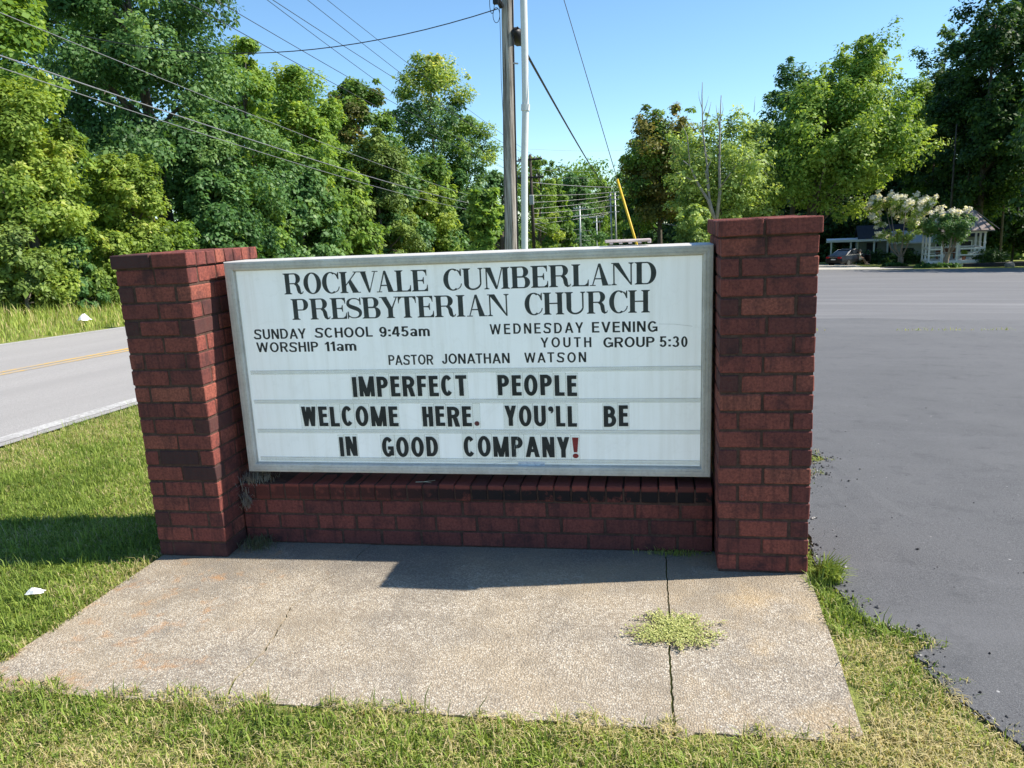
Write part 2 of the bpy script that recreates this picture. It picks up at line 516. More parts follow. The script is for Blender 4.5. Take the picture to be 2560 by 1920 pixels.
rr = random.Random(5)
def wob(a, b, n, j):
    out = []
    for k_ in range(n + 1):
        t = k_ / n
        out.append((a[0] + (b[0] - a[0]) * t + (rr.uniform(-j, j) if 0 < k_ < n else 0), a[1] + (b[1] - a[1]) * t + (rr.uniform(-j, j) if 0 < k_ < n else 0)))
    return out
def jagged(pts, step, j):
    out = []
    for a, b in zip(pts[:-1], pts[1:]):
        n = max(1, int(math.hypot(b[0] - a[0], b[1] - a[1]) / step)); out += wob(a, b, n, j)[:-1]
    return out + [pts[-1]]
crack = jagged([(1.008, -1.14), (.963, -.968), (.967, -.90), (.979, -.79), (.963, -.65), (.947, -.542), (.923, -.446), (.95, -.36), (.965, -.25), (.992, -.166), (1.02, -.03), (1.05, .20)], .018, .0045)
joint = jagged([(2.500, -1.12), (2.497, -.7), (2.503, -.3), (2.499, .20)], .02, .003)
front = lambda x0, x1: wob((x0, -1.075 if x0 > 1 else -1.10), (x1, -1.075 if x1 > 1 else -1.10), max(3, int((x1 - x0) / .04)), .006)
sb = MB()
def slab_piece(poly, dz, tilt=0.0):
    n = len(poly)
    zt = lambda x: .0082 * x + dz
    V = [(x, y, zt(x)) for x, y in poly] + [(x, y, zt(x) - .12) for x, y in poly]
    F = [tuple(range(n)), tuple(range(n, 2 * n))[::-1]] + [(i, (i + 1) % n, n + (i + 1) % n, n + i) for i in range(n)]
    sb.add(V, F)
def gap(line, g0, g1):
    n = len(line)
    return [(x + g0 + (g1 - g0) * i / (n - 1), y) for i, (x, y) in enumerate(line)]
cl = gap(crack, -.0055, -.0003); cr_ = gap(crack, .0055, .0005)
jl = gap(joint, -.0045, -.0025); jr = gap(joint, .0045, .0025)
slab_piece([(.01, .20), (.01, -.05), (-.01, -.6), (-.05, -1.14)] + front(.02, .96)[:-1] + cl, 0.0)
slab_piece(front(1.01, 2.48)[1:-1] + jl + cr_[::-1], -.0025)
slab_piece(front(2.52, 2.95)[1:] + [(2.99, -1.07), (3.05, -1.04), (3.075, -.6), (3.09, -.2), (3.095, .20)] + jr[::-1], -.004)
slab = sb.build('concrete_slab', M_SLAB); tag(slab, kind='structure')

# ================================================================== GRASS
m = Mat('grass_blade', 0.6, spec=0.25)
c = m.ramp(m.attr(), [(0.0, (.090, .145, .026)), (.25, (.20, .285, .046)), (.5, (.33, .415, .080)), (.66, (.42, .46, .11)), (.74, (.50, .43, .19)), (1.0, (.62, .52, .30))])
m.color(c)
tr = m.n('ShaderNodeBsdfTranslucent'); m.link(m.mix(1.0, c, (1.15, 1.1, .6), 'MULTIPLY'), tr.inputs[0])
mx = m.n('ShaderNodeMixShader'); mx.inputs[0].default_value = .35
m.link(m.b.outputs[0], mx.inputs[1]); m.link(tr.outputs[0], mx.inputs[2]); m.link(mx.outputs[0], m.N['Material Output'].inputs[0])
M_GRASS = m.m
def vnoise(x, y, s, seed):
    """cheap smooth value noise for patchiness"""
    r = np.random.default_rng(seed); g = r.random((64, 64))
    u = x * s + 100.3; v = y * s + 100.7
    i = np.floor(u).astype(int); j = np.floor(v).astype(int); fu = u - i; fv = v - j
    fu = fu * fu * (3 - 2 * fu); fv = fv * fv * (3 - 2 * fv)
    a = g[i % 64, j % 64]; b = g[(i + 1) % 64, j % 64]; c_ = g[i % 64, (j + 1) % 64]; d_ = g[(i + 1) % 64, (j + 1) % 64]
    return (a * (1 - fu) + b * fu) * (1 - fv) + (c_ * (1 - fu) + d_ * fu) * fv
def blades(x, y, z, L, w, lean, val, az=None):
    n = len(x)
    az = RNG.uniform(0, 2 * np.pi, n) if az is None else az
    dx = np.cos(az); dy = np.sin(az); sx_ = -dy; sy_ = dx
    P = np.stack([x, y, z], -1)
    D = np.stack([dx, dy, np.zeros(n)], -1); S = np.stack([sx_, sy_, np.zeros(n)], -1); U = np.array([0, 0, 1.])
    l1 = (lean * .35)[:, None]; l2 = lean[:, None]
    mid = P + (D * np.sin(l1) + U * np.cos(l1)) * (L * .55)[:, None]
    tip = mid + (D * np.sin(np.minimum(l2 * 1.5, 1.9)) + U * np.cos(np.minimum(l2 * 1.5, 1.9))) * (L * .5)[:, None]
    W = (w * .5)[:, None]
    V = np.stack([P - S * W, P + S * W, mid - S * W * .85, mid + S * W * .85, tip - S * W * .12, tip + S * W * .12], 1).reshape(-1, 3)
    b = np.arange(n)[:, None] * 6
    Q = np.concatenate([b + np.array([[0, 1, 3, 2]]), b + np.array([[2, 3, 5, 4]])], 1).reshape(-1, 4)
    return V, Q, np.repeat(val, 2)
def lawn(name, regions, kind='stuff'):
    Vs, Qs, As = [], [], []; off = 0
    for (x0, x1, y0, y1, dens, Lm, keep, dry) in regions:
        n = int((x1 - x0) * (y1 - y0) * dens)
        x = RNG.uniform(x0, x1, n); y = RNG.uniform(y0, y1, n)
        k = keep(x, y); x = x[k]; y = y[k]; n = len(x)
        if n == 0: continue
        p = vnoise(x, y, 2.3, 1); p2 = vnoise(x, y, 7.0, 2)
        clump = vnoise(x, y, 14.0, 4)
        L = Lm * RNG.lognormal(-.1, .38, n) * (.55 + .9 * clump)
        lean = np.abs(RNG.normal(.75, .4, n)).clip(0.05, 1.45)
        dryp = (dry(x, y) + (p - .5) * .5 + (p2 - .5) * .35).clip(.02, .97)
        isd = RNG.random(n) < dryp
        val = np.where(isd, RNG.uniform(.68, 1.0, n), (RNG.beta(2.2, 2.4, n) * .62 + (p - .5) * .2).clip(0, .66))
        lean = np.where(isd, RNG.uniform(.8, 1.5, n), lean)
        w = RNG.uniform(.0030, .0058, n)
        w = np.where(isd, w * .65, w)
        V, Q, A = blades(x, y, terr(x, y) - .004, L, w, lean, val)
        Vs.append(V); Qs.append(Q + off); As.append(A); off += len(V)
    o = raw_mesh(name, np.concatenate(Vs), np.concatenate(Qs), np.concatenate(As), M_GRASS)
    return tag(o, kind=kind)
sl_edge = lambda y: .02 - .09 * (y - .2) / 1.3 * -1
def off_slab(x, y):
    wv = .018 * np.sin(x * 9) + .016 * np.sin(x * 23 + 1) + .012 * np.sin(x * 51)
    left = -.005 + .03 * np.minimum(y + .4, 0) + .012 * np.sin(y * 17) + .008 * np.sin(y * 41)
    return ~((y > -1.055 + wv * 1.2) & (y < .62) & (x > left + .01) & (x < 3.085 + .015 * np.sin(y * 20)))
ex = np.array([p[0] for p in fine_pts]); ey = np.array([p[1] for p in fine_pts])
def off_lot(x, y):
    return x < np.interp(y, ey, ex) + .02 + .05 * (np.sin(y * 61 + 2) > .2) * (np.sin(y * 23) > 0) + .03 * (np.sin(y * 37) * np.sin(y * 11) > .55)
nolot = lambda x, y: off_slab(x, y) & off_lot(x, y)
dry_front = lambda x, y: .36 + .35 * np.exp(-((y + 1.08) / .07) ** 2) + .25 * (x < 1.1) * (y < -1.2) + .18 * (x > 2.5) + .5 * np.exp(-((x - 1.35) / .22) ** 2 - ((y + 1.33) / .09) ** 2) + .35 * np.exp(-((x - 3.1) / .3) ** 2 - ((y + 1.2) / .12) ** 2)
dry_left = lambda x, y: .22 + .45 * np.exp(-((x - .05) / .13) ** 2) * (y < .1) + .30 * np.exp(-((x + 2.6) / .45) ** 2)
dry_strip = lambda x, y: .30 + .5 * (y < -.5) - .25 * (y > -.35)
lawn('mown_grass', [
    (-.6, 3.75, -1.75, -1.02, 24000, .034, nolot, dry_front),
    (-1.2, 4.3, -2.8, -1.75, 5000, .04, nolot, dry_front),
    (-2.72, .15, -1.05, 1.2, 17000, .036, nolot, dry_left),
    (-2.72, .15, 1.2, 4.5, 9000, .045, nolot, dry_left),
    (-2.72, .4, 4.5, 9.5, 3500, .055, nolot, dry_left),
    (-2.72, -1.2, -2.8, -1.05, 5000, .045, nolot, dry_left),
    (-1.2, -.6, -1.75, -1.05, 9000, .04, nolot, dry_left),
    (3.06, 3.6, -1.05, .2, 22000, .030, nolot, dry_strip),
    (3.06, 3.6, 1.05, 2.3, 9000, .03, nolot, lambda x, y: .55 + 0 * x),
    (.4, 3.1, .7, 10, 350, .07, nolot, dry_left),
])
# longer weeds at the right pillar's foot
bx = RNG.normal(3.17, .022, 260).clip(3.12, 3.22); by = RNG.normal(-.02, .035, 260).clip(-.09, .05)
V, Q, A = blades(bx, by, terr(bx, by), RNG.uniform(.05, .13, 260), RNG.uniform(.005, .009, 260), RNG.uniform(.3, 1.2, 260), RNG.uniform(.25, .62, 260), RNG.normal(-.2, .8, 260))
o = raw_mesh('weed_tuft', V, Q, A, M_GRASS); tag(o, 'bright green weed tuft at the foot of the right brick pillar', 'weed')
# tall verge across the road
def tall_grass():
    n = 52000
    x = -9.75 - RNG.random(n) ** 1.1 * 8.5; y = RNG.uniform(1, 34, n)
    k = RNG.random(n) < np.where(y > 22, .35, 1.0); x = x[k]; y = y[k]; n = len(x)
    back = ((-9.75 - x) / 8).clip(0, 1)
    L = (.12 + .36 * back) * RNG.lognormal(-.08, .35, n)
    p = vnoise(x, y, .8, 9)
    isd = RNG.random(n) < (.16 + .3 * p * back + .1)
    val = np.where(isd, RNG.uniform(.66, .85, n), (RNG.beta(2.5, 2.2, n) * .5 + .16).clip(0, .66))
    V, Q, A = blades(x, y, terr(x, y), L, RNG.uniform(.012, .024, n), np.abs(RNG.normal(.4, .3, n)), val)
    return tag(raw_mesh('tall_grass', V, Q, A, M_GRASS), kind='stuff')
tall_grass()
# dry tufts in the cracks of the car park
n = 420
cx_ = RNG.uniform(3.4, 14, n); cx_ = cx_[vnoise(cx_, cx_ * 0, 1.6, 5) > .45]; n = len(cx_)
cy_ = 9.9 + .02 * cx_ + .12 * np.sin(cx_ * .9) + RNG.normal(0, .035, n)
V, Q, A = blades(cx_, cy_, terr(cx_, cy_) + .02, RNG.uniform(.03, .08, n), RNG.uniform(.006, .012, n), RNG.uniform(.3, 1.3, n), RNG.uniform(.45, .85, n))
o = raw_mesh('crack_grass', V, Q, A, M_GRASS); tag(o, kind='stuff')

# crumbs of asphalt and grit along the broken edge of the car park
def crumbs():
    P = []
    for i in range(620):
        k = RNG.integers(20, len(fine_pts) - 30); bx_, by_ = fine_pts[k]
        if by_ > 3: continue
        P.append((bx_ + abs(RNG.normal(0, .05)) - .02, by_ + RNG.normal(0, .015), RNG.lognormal(-5.3, .5)))
    for i in range(240):
        P.append((3.38 + RNG.normal(0, .1), 1.65 + RNG.normal(0, .22), RNG.lognormal(-5.4, .45)))
    for i in range(260):
        P.append((RNG.uniform(3.3, 6.5), RNG.uniform(-.6, 4), RNG.lognormal(-5.9, .4)))
    mb = MB()
    for x, y, r_ in P:
        if r_ > .011: continue
        z = tz(x, y) + .012 + r_ * .3
        j = lambda: r_ * random.uniform(.6, 1.3)
        mb.add([(x + j(), y, z), (x, y + j(), z), (x - j(), y, z), (x, y - j(), z), (x, y, z + j() * .7), (x, y, z - j())], [(0, 1, 4), (1, 2, 4), (2, 3, 4), (3, 0, 4), (1, 0, 5), (2, 1, 5), (3, 2, 5), (0, 3, 5)], random.random())
    m = Mat('asphalt_crumbs', .95, spec=.15); m.color(m.ramp(m.attr(), [(0, (.02, .02, .022)), (.6, (.07, .07, .072)), (.85, (.20, .19, .18)), (1, (.42, .40, .37))]))
    tag(mb.build('asphalt_crumbs', m.m), kind='stuff')
crumbs()

# ================================================================== BRICKWORK
M_BRICK = mat_brick(); M_MORTAR = mat_mortar()
rb = random.Random(21)
def bcol(dark=.0):
    r = rb.random()
    if r < .05 + dark: return rb.uniform(.10, .2)
    if r < .30: return rb.uniform(.2, .42)
    return rb.uniform(.42, .95)
def brick(mb, x0, y0, z0, x1, y1, z1, c=None, j=.0022):
    o = [rb.uniform(-j, j) for _ in range(6)]
    random.seed(rb.random())
    mb.box(x0 + o[0] * .6, y0 + o[1], z0 + o[2] * .7, x1 + o[3] * .6, y1 + o[4], z1 + o[5] * .7, bcol() if c is None else c, 0, bev=.0034, jit=.0012)
PW, PH, PD, PO, CAPH = .37, 1.4284, .603, .0112, .0661
NC = 18; CP = PH / NC; JT = .0105; BT = .073
def pillar(name, loc, label, mirror, rotz=0.0, special={}):
    root = empty(name, loc, (0, 0, rotz)); tag(root, label, 'brick pillar')
    mb = MB(); core = MB()
    core.box(.0045, .0045, -.05, PW - .0045, PD - .0045, PH + .012)
    for i in range(NC):                       # from the ground up
        z0 = i * CP + JT * .5; z1 = (i + 1) * CP - JT * .5
        top = NC - 1 - i
        if i % 2:                              # two stretchers showing in front
            s = .194 + rb.uniform(-.006, .006)
            xs = [(0, s - JT / 2), (s + JT / 2, PW)]
            if mirror: xs = [(PW - b, PW - a) for a, b in xs][::-1]
            for k, (a, b) in enumerate(xs):
                brick(mb, a, 0, z0, b, BT, z1, special.get((top + 1, k)))
                brick(mb, a, PD - BT, z0, b, PD, z1)
            ys = [BT + JT, BT + JT + .145, PD - BT - JT - .14, PD - BT - JT]
            for a, b in ((ys[0], ys[1]), (ys[1] + JT, ys[2] - JT), (ys[2], ys[3])):
                if b - a > .02:
                    brick(mb, 0, a, z0, BT, b, z1); brick(mb, PW - BT, a, z0, PW, b, z1)
        else:                                  # bats at the corners, one brick between
            a = BT + .003 + rb.uniform(-.004, .004); b = PW - BT - .003 + rb.uniform(-.004, .004)
            brick(mb, a + JT * .9, 0, z0, b - JT * .9, BT, z1, special.get((top + 1, 1)))
            brick(mb, a + JT, PD - BT, z0, b - JT, PD, z1)
            L = (PD - 2 * JT) / 3
            for k in range(3):
                brick(mb, 0, k * (L + JT), z0, a - JT * .3, k * (L + JT) + L, z1, special.get((top + 1, 0)) if k == 0 else None)
                brick(mb, b + JT * .3, k * (L + JT), z0, PW, k * (L + JT) + L, z1, special.get((top + 1, 2)) if k == 0 else None)
    sh = mb.build('brick_shaft', M_BRICK, root)
    core.build('mortar', M_MORTAR, sh)
    cap = MB(); cm = MB()
    w0, w1 = -PO, PW + PO; d0, d1 = -PO, .6238
    n = 8; pitch = (d1 - d0 + JT * .6) / n
    zc0 = PH + .004; zc1 = PH + CAPH
    for k in range(n):
        a = d0 + k * pitch; b = a + pitch - JT * .6
        mid = w0 + (w1 - w0) * (.5 + (.02 if not mirror else -.06) + rb.uniform(-.01, .01))
        c0 = special.get((0, 0)) if k == 0 else None
        c1 = special.get((0, 1)) if k == 0 else None
        brick(cap, w0, a, zc0, mid - JT * .5, b, zc1, c0, .0015); brick(cap, mid + JT * .5, a, zc0, w1, b, zc1, c1, .0015)
    cm.box(w0 + .006, d0 + .006, zc0 - .002, w1 - .006, d1 - .006, zc1 - .006)
    co = cap.build('brick_cap', M_BRICK, root); cm.build('mortar', M_MORTAR, co)
    return root
pillar('brick_pillar', (0, 0, 0), 'left red brick pillar with burnt brick at the corner of its cap, grass on its left side', False,
       special={(0, 0): .06, (0, 1): .5, (12, 1): .03, (13, 1): .04, (18, 0): .16, (18, 1): .13, (18, 2): .12, (11, 0): .9, (15, 0): .85, (5, 1): .7, (4, 0): .08, (4, 2): .12, (3, 0): .35, (2, 0): .12, (9, 0): .3, (6, 2): .3, (16, 0): .14, (16, 2): .3})
pillar('brick_pillar', (2.7204, -.0063, .0255), 'right red brick pillar standing next to the dark car park asphalt', True, rotz=-.006,
       special={(0, 0): .62, (0, 1): .5, (4, 0): .18, (4, 2): .2, (4, 1): .9, (8, 1): .75, (8, 0): .16, (7, 0): .55, (2, 0): .4, (5, 0): .4, (6, 1): .4, (6, 0): .18, (14, 1): .85, (15, 1): .45, (15, 0): .75, (16, 0): .2})
# low wall between the pillars
wall = empty('low_brick_wall', (.378, .18, 0), (0, 0, 0)); tag(wall, 'low red brick wall between the pillars with soot stained rowlock top', 'brick wall')
wl = 2.7204 - .37 - .016; WD = .33
mb = MB(); core = MB()
core.box(.004, .0045, -.06, wl - .004, WD - .006, .318)
slope = lambda x: .0082 * (x + .37)
for i in range(3):
    z0 = i * CP + JT * .5; z1 = (i + 1) * CP - JT * .5
    x = -(.095, .015, .075)[i] if i != 1 else -.02
    x = (-.085, -.005, -.072)[i]
    while x < wl - .01:
        a = max(x, 0) + .001; b = min(x + .1955, wl) - .001
        dz = slope((a + b) / 2) * .9
        if b - a > .02:
            brick(mb, a, 0, z0 + dz, b, BT, z1 + dz, rb.choice([.3, .42, .5, .55, .6, .66, .38, .26]), .0016)
            brick(mb, a, WD - BT, z0 + dz, b, WD, z1 + dz)
        x += .206
o = mb.build('brick_courses', M_BRICK, wall)
core.build('mortar', M_MORTAR, o)
m = Mat('sooty_brick', 0.82, spec=0.25)
base = m.ramp(m.attr(), [(0, (.06, .03, .026)), (.3, (.15, .040, .032)), (1, (.25, .062, .044))])
fine = m.noise(90, 6, .7)
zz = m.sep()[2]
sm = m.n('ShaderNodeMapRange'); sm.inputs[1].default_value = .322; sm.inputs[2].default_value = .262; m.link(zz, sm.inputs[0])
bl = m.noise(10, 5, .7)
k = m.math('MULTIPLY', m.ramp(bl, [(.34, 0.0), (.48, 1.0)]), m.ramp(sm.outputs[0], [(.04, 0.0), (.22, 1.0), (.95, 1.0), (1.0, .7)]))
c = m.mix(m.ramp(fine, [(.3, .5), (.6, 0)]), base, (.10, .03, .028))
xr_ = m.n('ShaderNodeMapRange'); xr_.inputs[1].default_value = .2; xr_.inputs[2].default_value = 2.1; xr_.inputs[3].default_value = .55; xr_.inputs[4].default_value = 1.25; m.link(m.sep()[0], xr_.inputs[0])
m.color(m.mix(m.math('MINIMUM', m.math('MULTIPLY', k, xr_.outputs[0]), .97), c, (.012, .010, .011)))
m.bump(fine, .5, .004)
M_SOOT = m.m
rl = MB(); n = 29; pt = wl / n
for k in range(n):
    a = k * pt + .004; b = (k + 1) * pt - .004
    dz = slope((a + b) / 2) * .9
    r1 = rb.uniform(-.003, .003)
    brick(rl, a, -.006 + r1, 3 * CP + .004 + dz, b, .205 + r1, .3215 + dz + rb.uniform(-.002, .002), rb.choice([.2, .45, .55, .6, .7, .8, .9]), .0018)
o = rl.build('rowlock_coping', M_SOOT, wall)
cm = MB(); cm.box(.005, .0, 3 * CP + .01, wl - .005, .2, .326); cm.build('mortar', M_MORTAR, o)

# ================================================================== THE MESSAGE CABINET
KX = (.4375 + 2.7083) / 2; KH = 1.1354; KZ0, KZ1, KY = .379 - .9, 1.4287 - .9, .205
cab = empty('message_sign', (KX, KY, .9), (0, .0067, .0169))
tag(cab, 'white changeable letter church sign in an aluminium cabinet between the two brick pillars', 'sign')
m = Mat('weathered_aluminium', .5, (.5, .5, .5), .5, .15)
f = m.noise(1.0, 5, .7, vec=m.mapping(scale=(6, 6, 6))); g = m.noise(70, 4, .7)
c = m.ramp(f, [(.3, (.50, .465, .415)), (.7, (.70, .67, .62))])
c = m.mix(m.ramp(g, [(.5, 0.0), (.75, .4)]), c, (.36, .325, .28))
m.color(c); m.bump(g, .15, .002)
m.rough(m.ramp(g, [(.3, .42), (.7, .62)]))
M_ALU = m.m
FW = .042
frame = MB()
def frame_bar(p0, p1, inx, iny):
    """mitred ribbed extrusion along one side; inx/iny point to the panel"""
    # profile: distance inwards, y (negative = towards the viewer)
    prof = [(0, .03), (0, .0), (.003, -.004), (.0125, -.005), (.0135, -.0035), (.0150, -.0035), (.016, -.005), (.027, -.0045), (.028, -.003), (.0295, -.003), (.0305, -.0045), (.039, -.003), (FW, .002), (FW, .016), (FW + .0045, .016), (FW + .0045, .024)]
    dx, dz = p1[0] - p0[0], p1[1] - p0[1]
    L = math.hypot(dx, dz); tx, tz_ = dx / L, dz / L
    V = []; F = []
    for d_, y in prof: V.append((p0[0] + inx * d_ + tx * d_, y, p0[1] + iny * d_ + tz_ * d_))
    for d_, y in prof: V.append((p1[0] + inx * d_ - tx * d_, y, p1[1] + iny * d_ - tz_ * d_))
    n = len(prof)
    for i in range(n - 1): F.append((i, i + 1, n + i + 1, n + i))
    frame.add(V, F)
A, B, C_, D_ = (-KH, KZ0), (KH, KZ0), (KH, KZ1), (-KH, KZ1)
frame_bar(A, B, 0, 1); frame_bar(B, C_, -1, 0); frame_bar(C_, D_, 0, -1); frame_bar(D_, A, 1, 0)
fr = frame.build('frame', M_ALU, cab)
body = MB(); t = .004; dp = .215
body.box(-KH, .0302, KZ0, KH, dp, KZ0 + t); body.box(-KH, .0302, KZ1 - t, KH, dp, KZ1)
body.box(-KH, .0302, KZ0 + t, -KH + t, dp, KZ1 - t); body.box(KH - t, .0302, KZ0 + t, KH, dp, KZ1 - t)
body.build('cabinet_shell', M_ALU, cab)
m = Mat('white_acrylic', .28, spec=.4)
f = m.noise(3.5, 5, .65); st = m.noise(1.0, 4, .6, vec=m.mapping(scale=(26, 1, 1.3)))
c = m.ramp(f, [(.3, (.76, .80, .80)), (.7, (.84, .87, .87))])
c = m.mix(m.ramp(st, [(.45, 0.0), (.75, .55)]), c, (.60, .62, .58))
sc = m.noise(2.0, 3, .5, dist=2.0)
m.color(m.mix(m.ramp(sc, [(.492, 0.0), (.5, .12), (.508, 0.0)]), c, (.5, .51, .5)))
m.rough(m.ramp(f, [(.3, .22), (.7, .42)]))
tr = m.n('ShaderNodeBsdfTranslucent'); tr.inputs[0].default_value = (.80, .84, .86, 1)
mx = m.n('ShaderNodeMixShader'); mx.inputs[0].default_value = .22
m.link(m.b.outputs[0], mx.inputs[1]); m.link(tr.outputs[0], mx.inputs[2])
# weak even glow added to brighten the acrylic; there are no lamps inside
em = m.n('ShaderNodeEmission'); em.inputs[0].default_value = (.90, .97, 1.0, 1); em.inputs[1].default_value = PANEL_ADDED_GLOW
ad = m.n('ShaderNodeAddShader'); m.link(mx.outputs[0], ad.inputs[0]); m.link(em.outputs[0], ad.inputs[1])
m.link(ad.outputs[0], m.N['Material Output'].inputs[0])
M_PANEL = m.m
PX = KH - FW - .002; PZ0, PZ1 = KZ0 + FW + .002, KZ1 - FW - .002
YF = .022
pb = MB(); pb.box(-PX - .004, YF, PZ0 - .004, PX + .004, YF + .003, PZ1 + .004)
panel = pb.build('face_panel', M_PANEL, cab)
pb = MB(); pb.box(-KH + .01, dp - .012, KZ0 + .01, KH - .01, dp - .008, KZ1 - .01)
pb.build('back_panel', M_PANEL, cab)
def clear(m, k):
    """thin clear plastic: part of the light goes straight through"""
    tp_ = m.n('ShaderNodeBsdfTransparent'); tp_.inputs[0].default_value = (.985, .99, .98, 1)
    mx_ = m.n('ShaderNodeMixShader'); mx_.inputs[0].default_value = k
    m.link(m.b.outputs[0], mx_.inputs[1]); m.link(tp_.outputs[0], mx_.inputs[2]); m.link(mx_.outputs[0], m.N['Material Output'].inputs[0])
    return m.m
m = Mat('clear_rail', .25, spec=.5)
f = m.noise(1.0, 4, .7, vec=m.mapping(scale=(3, 1, 90)))
m.color(m.ramp(f, [(.35, (.60, .63, .60)), (.65, (.74, .77, .75))]))
M_RAIL = clear(m, .82)
m = Mat('rail_grime', .9, spec=.1)
f = m.noise(1.0, 5, .7, vec=m.mapping(scale=(5, 1, 140)))
m.color(m.ramp(f, [(.40, (.74, .76, .74)), (.55, (.50, .49, .47)), (.72, (.16, .15, .14))])); M_GRIME = m.m
for zr in (.886, .738, .588, .443):
    z = zr - .9; r = MB()
    r.box(-1.075, YF - .0045, z - .012, 1.088, YF - .0005, z + .010, bev=.0012)
    ro = r.build('letter_rail', M_RAIL, cab)
    g = MB(); g.box(-1.075, YF - .0058, z + .0065, 1.088, YF - .0048, z + .0082); g.box(-1.072, YF - .0056, z - .0045, 1.088, YF - .0047, z - .0035)
    g.build('rail_grime', M_GRIME, ro)
m = Mat('ghost_tape', .5, spec=.4); f = m.noise(1.0, 5, .75, vec=m.mapping(scale=(30, 1, 60)))
m.color(m.ramp(f, [(.3, (.20, .21, .32)), (.5, (.62, .66, .72)), (.7, (.78, .80, .82))])); M_TAPE = m.m
g = MB(); g.box(.245, YF - .0075, -.492, .372, YF - .0062, -.462)
g.build('peeling_tape', M_TAPE, cab)
m = Mat('hairline_crack', .7, (.42, .44, .43)); M_CRK = m.m
for pts in ([(.262, .005 - .29), (.255, -.325), (.235, -.37), (.250, -.41), (.215, -.455)], [(.235, -.37), (.228, -.40)], [(.905, .187), (.97, .185), (1.05, .174)], [(.215, -.455), (.1, -.478)]):
    g = MB(); g.tube([(x, YF - .0052, z) for x, z in pts], .0006, 4)
    g.build('acrylic_crack', M_CRK, cab)

# ------------------------------------------------------------------ letters
class GL:
    """a glyph as a set of filled polygons in a box w wide and 1 high"""
    def __init__(s): s.p = []
    def r(s, x0, y0, x1, y1): s.p.append([[(x0, y0), (x1, y0), (x1, y1), (x0, y1)]]); return s
    def q(s, *pts): s.p.append([list(pts)]); return s
    def d(s, x0, y0, x1, y1, t): return s.q((x0, y0), (x0 + t, y0), (x1 + t, y1), (x1, y1))
    def arc(s, cx, cy, rx, ry, a0, a1, tx, ty=None, n=20, b0=None):
        ty = tx if ty is None else ty
        out = []
        for i in range(n + 1):
            a = rad(a0 + (a1 - a0) * i / n)
            o = (cx + rx * math.cos(a), cy + ry * math.sin(a)); ii = (cx + (rx - tx) * math.cos(a), cy + (ry - ty) * math.sin(a))
            out.append((o, ii))
        s.p.append([[out[i][0], out[i + 1][0], out[i + 1][1], out[i][1]] for i in range(n)])
        return s
    def disc(s, cx, cy, rx, ry=None, n=20):
        ry = rx if ry is None else ry
        s.p.append([[(cx + rx * math.cos(2 * math.pi * i / n), cy + ry * math.sin(2 * math.pi * i / n)) for i in range(n)]]); return s
    def strip(s, pts):
        """pts: list of (x, y, half thickness in x, half thickness in y) swept as a band"""
        L = []
        for i, (x, y, t) in enumerate(pts):
            a = pts[max(i - 1, 0)]; b = pts[min(i + 1, len(pts) - 1)]
            dx, dy = b[0] - a[0], b[1] - a[1]; l = math.hypot(dx, dy) or 1
            L.append(((x - dy / l * t, y + dx / l * t), (x + dy / l * t, y - dx / l * t)))
        s.p.append([[L[i][0], L[i + 1][0], L[i + 1][1], L[i][1]] for i in range(len(L) - 1)]); return s
def bez(p0, p1, p2, p3, n=10):
    return [((1 - t) ** 3 * p0[0] + 3 * (1 - t) ** 2 * t * p1[0] + 3 * (1 - t) * t * t * p2[0] + t ** 3 * p3[0],
             (1 - t) ** 3 * p0[1] + 3 * (1 - t) ** 2 * t * p1[1] + 3 * (1 - t) * t * t * p2[1] + t ** 3 * p3[1]) for t in [i / n for i in range(n + 1)]]
def S_curve(w, t_thick, t_thin, x_over=0.0):
    """spine of an S: thin at the ends and turns, thick through the middle"""
    x0, x1 = .0, w
    P = bez((x1 - .03 * w, .76), (x1 - .06 * w, 1.02), (x0 + .06 * w, 1.03), (x0 + t_thin * .8, .735), 12)
    P += bez((x0 + t_thin * .8, .735), (x0 + .03, .50), (x1 - .03, .54), (x1 - t_thin * .8, .265), 14)[1:]
    P += bez((x1 - t_thin * .8, .265), (x1 - .06 * w, -.03), (x0 + .04 * w, -.03), (x0 + .02 * w, .26), 12)[1:]
    n = len(P); out = []
    for i, (x, y) in enumerate(P):
        u = abs(i / (n - 1) - .5) * 2
        t = t_thin + (t_thick - t_thin) * max(0, math.cos(min(u / .62, 1) * math.pi / 2))
        y = (t * .5 if y < t * .5 else (1 - t * .5 if y > 1 - t * .5 else y))
        out.append((x, y, t / 2))
    return out
